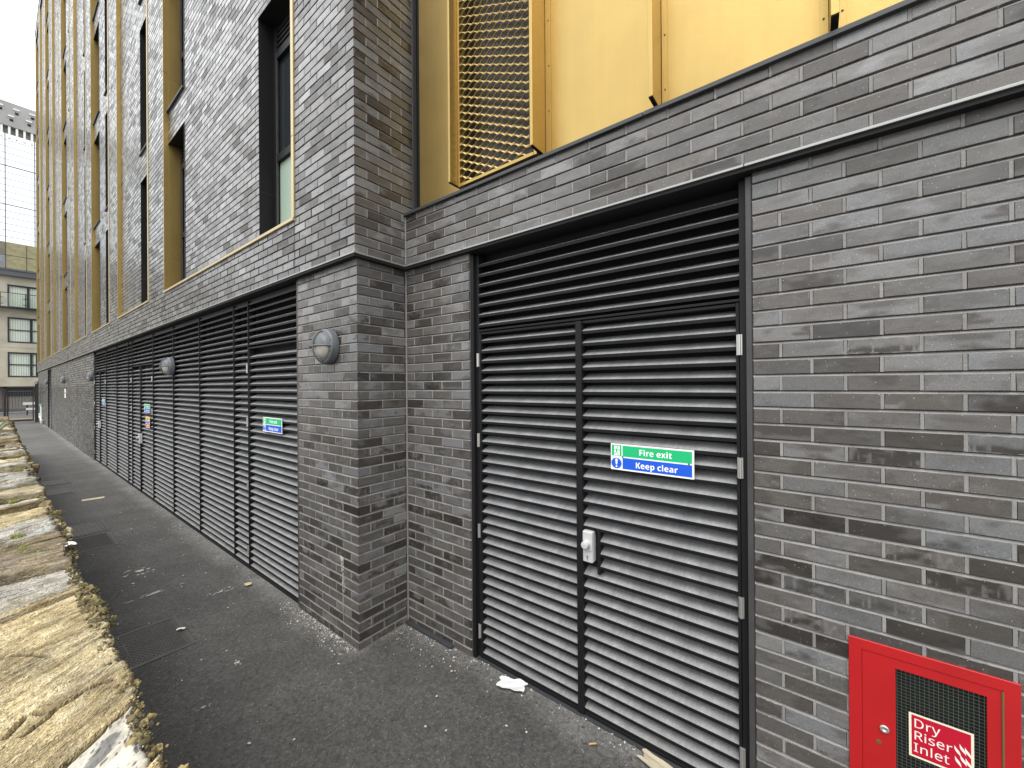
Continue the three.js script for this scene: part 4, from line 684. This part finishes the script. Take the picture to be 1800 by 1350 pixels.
{ // grit, chips and droppings
  const q = rng(61), base = new THREE.IcosahedronGeometry(1, 0), N = 2600, im = new THREE.InstancedMesh(base, std([1, 1, 1], 0.9), N), o = new THREE.Object3D(), c = new THREE.Color();
  for (let i = 0; i < N; i++) {
    let x, z; const u = q();
    if (u < 0.42) { x = -0.02 - 1.2 * q(); z = 0.01 + 0.2 * q() * q(); } else if (u < 0.6) { x = 0.02 + 0.8 * q(); z = ZB + 0.01 + 0.3 * q() * q(); } else if (u < 0.72) { x = 0.8 + 1.7 * q(); z = ZB - 0.02 + 0.12 * q() * q(); } else if (u < 0.82) { x = -1.2 - 7 * q(); z = 0.02 + 0.12 * q() * q(); } else { x = 2.4 - 9 * q(); z = -0.3 + 1.5 * q(); if (x < 0.05 && z < 0.02) z = 0.05 + q(); }
    const s = 0.0012 + 0.0055 * q() ** 3; o.position.set(x, 0.002 + s * 0.3, z); o.scale.set(s * (0.8 + q()), s * 0.7, s); o.rotation.y = q() * 6; o.updateMatrix(); im.setMatrixAt(i, o.matrix); const w = q(); const v = w < 0.4 ? 0.55 : w < 0.8 ? 0.2 : 0.07; c.setRGB(v, v * 0.96, v * 0.88); im.setColorAt(i, c);
  }
  im.name = 'grit'; im.castShadow = im.receiveShadow = true; stuff(im); tag(im, 'pale grit and stone chips swept along the foot of the walls', 'grit'); scene.add(im);
  const blob = []; const spot = (x, z, rx, rz, n) => { for (let i = 0; i < n; i++) { const a = q() * 6.28, d = Math.sqrt(q()), r = (i ? 0.3 : 1) * (0.5 + 0.5 * q()), s = new THREE.CircleGeometry(1, 9); const p = s.attributes.position; for (let k = 1; k < p.count; k++) { const m = 0.6 + 0.7 * q(); p.setXY(k, p.getX(k) * m, p.getY(k) * m); } s.rotateX(-Math.PI / 2); s.scale(rx * r, 1, rz * r); s.translate(x + (i ? Math.cos(a) * d * rx * 2.5 : 0), 0.0075 + 0.00004 * blob.length, z + (i ? Math.sin(a) * d * rz * 2.5 : 0)); blob.push(s); } };
  spot(-3.16, 0.73, 0.05, 0.06, 14); spot(-2.4, 0.75, 0.02, 0.1, 10); spot(-0.6, 0.62, 0.02, 0.02, 8); spot(-1.9, 0.35, 0.02, 0.05, 14); spot(-0.3, 0.9, 0.012, 0.02, 8); for (let i = 0; i < 26; i++) spot(2.2 - 9 * q(), 0.12 + 0.9 * q(), 0.006 + 0.01 * q(), 0.006 + 0.01 * q(), 1);
  tag(stuff(mesh('droppings', merge(blob), std([0.42, 0.42, 0.39], 0.9), scene)), 'white bird droppings spotted over the asphalt alley', 'droppings');
  const run = []; for (let i = 0; i < 70; i++) { const t = q(), s = new THREE.CircleGeometry(0.004 + 0.007 * q() * (1 - t), 7).scale(0.8, 1.3, 1); run.push(s.translate(-0.245 + 0.05 * (q() - 0.5) + 0.03 * t, 0.66 - 0.28 * t * t, 0.0016 + 0.00003 * i)); } run.push(bx(-0.232, -0.228, 0.22, 0.5, 0.001, 0.0018));
  tag(stuff(mesh('white_splashes', merge(run), std([0.6, 0.59, 0.52], 0.9), scene)), 'white splashes running down the lower brick pier', 'stain');
}

// ---------------------------------------------------------------- gate and pipe at the far end
{
  const g = thing('metal_gate', 'black metal gate frame across the far end of the alley', 'gate', [-34.5, 0, 0]), m = std([0.025, 0.025, 0.028], 0.5);
  mesh('post', rb(-0.06, 0.06, 0, 2.3, 0.08, 0.22), m, g); mesh('post', rb(-0.05, 0.05, 0, 2.12, 1.28, 1.38), m, g); mesh('beam', rb(-0.05, 0.05, 2.04, 2.12, 0.22, 1.6), m, g);
  const leaf = part('gate_leaf', g); mesh('frame', merge([rb(-0.03, 0.03, 0.08, 1.96, 0.26, 0.31), rb(-0.03, 0.03, 0.08, 1.96, 1.2, 1.26), rb(-0.03, 0.03, 1.9, 1.96, 0.31, 1.2), rb(-0.03, 0.03, 0.08, 0.18, 0.31, 1.2)]), m, leaf);
  mesh('mesh_infill', merge([...Array.from({ length: 4 }, (_, i) => bx(-0.004, 0.004, 0.5 + i * 0.35, 0.508 + i * 0.35, 0.31, 1.2)), ...Array.from({ length: 9 }, (_, i) => bx(-0.0035, 0.0035, 0.18, 1.9, 0.38 + i * 0.092, 0.3855 + i * 0.092))]), std([0.3, 0.3, 0.3], 0.5), leaf);
  const c = (pts) => new THREE.TubeGeometry(new THREE.CatmullRomCurve3(pts.map((p) => new THREE.Vector3(...p)), false, 'catmullrom', 0.05), 40, 0.045, 10);
  const pp = thing('drain_pipe', 'white plastic pipe low on the far brick wall beside the gate post', 'pipe', [-32.6, 0, 0.06]), wp = std([0.75, 0.75, 0.73], 0.45);
  mesh('tube', merge([c([[0, 1.05, 0], [0, 0.32, 0], [0, 0.28, 0.02], [1.1, 0.1, 0.04], [1.15, 0.12, 0.04], [1.16, 0.24, 0.04]]), c([[-1.3, 0.55, 0], [-1.3, 0.36, 0], [-1.25, 0.32, 0], [0, 0.28, 0]])]), wp, pp); mesh('cap', new THREE.CylinderGeometry(0.075, 0.075, 0.09, 14).translate(0, 1.07, 0), std([0.25, 0.5, 0.38], 0.5), pp); mesh('collar', new THREE.CylinderGeometry(0.07, 0.07, 0.08, 14).translate(1.16, 0.26, 0.04), wp, pp);
}
// ---------------------------------------------------------------- cream building across the street
{
  const X = -50, b = thing('cream_building', 'cream rendered building with dark framed windows beyond the gate', 'building', [X, 0, 0]);
  const dark = std([0.025, 0.026, 0.03], 0.45), blind = std([0.85, 0.87, 0.8], 0.8), pane = new THREE.MeshPhysicalMaterial({ color: lin(0.97, 0.99, 0.98), roughness: 0.03, transmission: 1, thickness: 0, side: THREE.DoubleSide });
  const storeys = [[2.98, 5.05], [5.85, 7.95], [8.75, 10.65]], cols = [[-6.8, -4.7], [-1.45, 1.02], [4.6, 6.7]], wl = [], Z0 = -11, Z1 = 12;
  const ys = [2.55, ...storeys.flat(), 11.35]; wl.push(bx(-8, -0.25, 2.55, 11.35, Z0, Z1));
  for (let i = 0; i < ys.length; i += 2) wl.push(bx(-0.25, 0, ys[i], ys[i + 1], Z0, Z1));
  for (const [y0, y1] of storeys) { let z = Z0; for (const [a, c] of [...cols].sort((p, q) => p[0] - q[0])) { wl.push(bx(-0.25, 0, y0, y1, z, a)); z = c; } wl.push(bx(-0.25, 0, y0, y1, z, Z1)); }
  wl.push(bx(-8, -1.3, 0, 2.55, Z0, Z1), bx(-1.3, 0, 0, 2.55, 1.75, 2.1), bx(-1.3, 0, 0, 2.55, -6, -5.6), bx(-0.4, 0.02, 2.2, 2.56, Z0, Z1));
  mesh('wall', merge(wl), M.cream, b);
  storeys.forEach(([y0, y1], s) => cols.forEach(([a, c]) => {
    const w = part('window', b), mid = s === 2 ? (a + c) / 2 + 0.15 : (a + c) / 2, cr = s === 2 ? [] : [bx(-0.12, -0.05, (y0 + y1) / 2 - 0.04, (y0 + y1) / 2 + 0.04, a, c)];
    mesh('frame', merge([bx(-0.14, 0.02, y0, y0 + 0.1, a, c), bx(-0.14, 0.02, y1 - 0.1, y1, a, c), bx(-0.14, 0.021, y0, y1, a, a + 0.1), bx(-0.14, 0.021, y0, y1, c - 0.1, c), bx(-0.13, -0.02, y0, y1, mid - 0.07, mid + 0.07), ...cr]), dark, w);
    mesh('pane', bx(-0.1, -0.09, y0 + 0.05, y1 - 0.05, a + 0.05, c - 0.05), pane, w);
    const bl = []; const lim = s === 0 ? a + (c - a) * 0.4 : a + 0.12; for (let z = lim; z < c - 0.12; z += 0.13) bl.push(bx(-0.12, -0.11 + 0.004 * (Math.round(z * 8) % 2), y0 + 0.1, y1 - 0.12, z, z + 0.118)); mesh('blind', merge(bl), blind, w); mesh('room', bx(-0.249, -0.24, y0, y1, a, c), std([0.03, 0.035, 0.05], 0.6), w);
  }));
  mesh('roof_edge', merge([bx(-8, 0.3, 11.35, 11.75, Z0 - 0.1, Z1 + 0.1), bx(-0.1, 0.34, 11.77, 11.87, Z0 - 0.1, Z1 + 0.1)]), std([0.1, 0.105, 0.12], 0.5), b);
  const bal = part('balcony', b); mesh('slab', bx(0.02, 0.55, 8.66, 8.74, -3, 3), dark, bal); mesh('glass_screen', bx(0.5, 0.515, 8.75, 9.85, -3, 3), pane, bal); mesh('handrail', bx(0.48, 0.54, 9.85, 9.9, -3, 3), dark, bal); mesh('post', merge([-2.6, -1.0, 0.05, 1.35, 2.6].flatMap((z) => [bx(0.47, 0.5, 8.75, 9.85, z, z + 0.05), bx(0.46, 0.5, 9.45, 9.5, z - 0.12, z + 0.17), bx(0.46, 0.5, 8.95, 9.0, z - 0.12, z + 0.17)])), dark, bal);
  const gs = part('garage_door', b); for (let z = -5.5; z < 1.7; z += 0.17) mesh('board', rb(-0.86, -0.8, 0.1, 2.2, z, z + 0.15, 0.006), std([0.27 + 0.06 * hash(Math.round(z * 50), 1, 2), 0.27, 0.24], 0.8), gs);
  mesh('dark_panel', merge([bx(-0.79, -0.7, 1.35, 1.75, -0.35, 1.15), bx(-0.79, -0.71, 1.85, 2.15, -0.35, 1.15)]), std([0.02, 0.022, 0.028], 0.5), b); mesh('plinth', bx(-0.9, -0.6, 0, 0.35, -5.5, 1.7), std([0.13, 0.13, 0.12], 0.9), b);
  mesh('coping_line', merge([5.45, 8.3].map((y) => bx(0, 0.02, y, y + 0.04, Z0, Z1))), std([0.5, 0.46, 0.36], 0.8), b);
  const v = thing('white_barrier', 'low white and grey barrier boards behind the gate', 'barrier', [-44.5, 0, -0.15]); mesh('board', rb(-0.03, 0.03, 0.78, 0.98, -0.35, 0.55), M.white, v); mesh('board', rb(-0.03, 0.03, 0.38, 0.55, -0.35, 0.4), M.white, v); mesh('post', rb(-0.04, 0.02, 0, 1.0, -0.3, -0.22), dark, v); mesh('post', rb(-0.04, 0.02, 0, 1.0, 0.3, 0.38), dark, v);
}
// ---------------------------------------------------------------- added block standing in for a reflection, and glass tower behind
{
  const b = thing('reflection_block', 'added low block of tan and grey squares in place of a reflection in the glass tower', 'building', [-82, 0, 0]), r = rng(9);
  mesh('wall', bx(-14, -0.3, 0, 21.5, -24, 26), std([0.16, 0.15, 0.12], 0.9), b);
  const pg = bx(0, 0.3, 0, 1.7, 0, 1.7), mats = [[0.3, 0.25, 0.14], [0.22, 0.2, 0.14], [0.17, 0.175, 0.18], [0.34, 0.31, 0.18], [0.5, 0.48, 0.22], [0.26, 0.27, 0.28]].map((c) => std(c, 0.85, 0, { map: rep(grime, 0.6, 0.6) }));
  for (let z = -8; z < 10; z += 1.75) for (let y = 11; y < 21.4; y += 1.75) { const m = mesh('reflection_panel', pg, mats[Math.floor(r() * 6)], b); m.position.set(-0.3 + 0.06 * r(), y, z); }
  const t = thing('glass_tower', 'tall glass office tower with a concrete top behind the cream building', 'building', [-110, 0, 0]);
  const conc = std([0.44, 0.445, 0.43], 0.85, 0, { map: rep(grime, 0.08, 0.08) }), gl = std([0.8, 0.86, 0.88], 0.06, 0.8), Z0 = -21, Z1 = 23, P = 3.32, Q = 1.14;
  mesh('wall', merge([bx(-25, -0.4, 0, 46.2, Z0, Z1), bx(-25, 0.3, 48.4, 52.6, Z0 - 0.3, Z1 + 0.3), bx(-25, -0.6, 46.2, 48.4, Z0, Z1)]), conc, t);
  const pg2 = bx(-0.2, 0, 0.035, Q - 0.035, 0.06, P - 0.06);
  for (let z = -5.9; z < 4.5; z += P) for (let y = 14, i = 0; y < 46; y += Q, i++) mesh('pane', pg2, gl, t).position.set(0, y, z - 0.33);
  const far = []; for (let z = Z0; z < Z1 - 1; z += P) { if (z > -6.5 && z < 4) continue; far.push(bx(-0.2, 0, 0, 46, z, Math.min(Z1, z + P - 0.12))); } far.push(bx(-0.2, 0, 0, 14, -6.2, 4)); mesh('curtain_wall', merge(far), gl, t);
  const mu = []; for (let y = 14; y < 46.2; y += Q) mu.push(bx(-0.3, 0.03 + (Math.round((y - 14) / Q) % 6 === 0 ? 0.12 : 0), y - 0.035, y + 0.035, -6.3, 4.5)); for (let z = -5.9; z < 5; z += P) mu.push(bx(-0.3, 0.06, 14, 46.2, z - 0.39, z - 0.27)); mesh('mullion', merge(mu), std([0.13, 0.14, 0.17], 0.5), t);
  const fins = []; for (let z = -7; z < 6; z += 0.85) fins.push(bx(-0.5, 0.2, 46.3, 48.35, z, z + 0.28)); mesh('roof_fin', merge(fins), M.white, t);
  const sl = [], sw = []; for (const [y, z] of [[51.6, -3.0], [51.5, -1.2], [51.6, 0.6], [50.2, -2.6], [50.1, -0.6], [50.2, 1.0], [50, 2.2]]) { sw.push(bx(0.3, 0.42, y, y + 0.22, z, z + 0.7)); sl.push(bx(0.3, 0.34, y - 0.75, y - 0.35, z + 0.1, z + 0.5)); } mesh('ledge', merge(sw), M.white, t); mesh('vent_slot', merge(sl), M.black, t);
}
scene.traverse((o) => { if (o.isMesh) o.castShadow = o.receiveShadow = true; });
renderer.render(scene, camera);
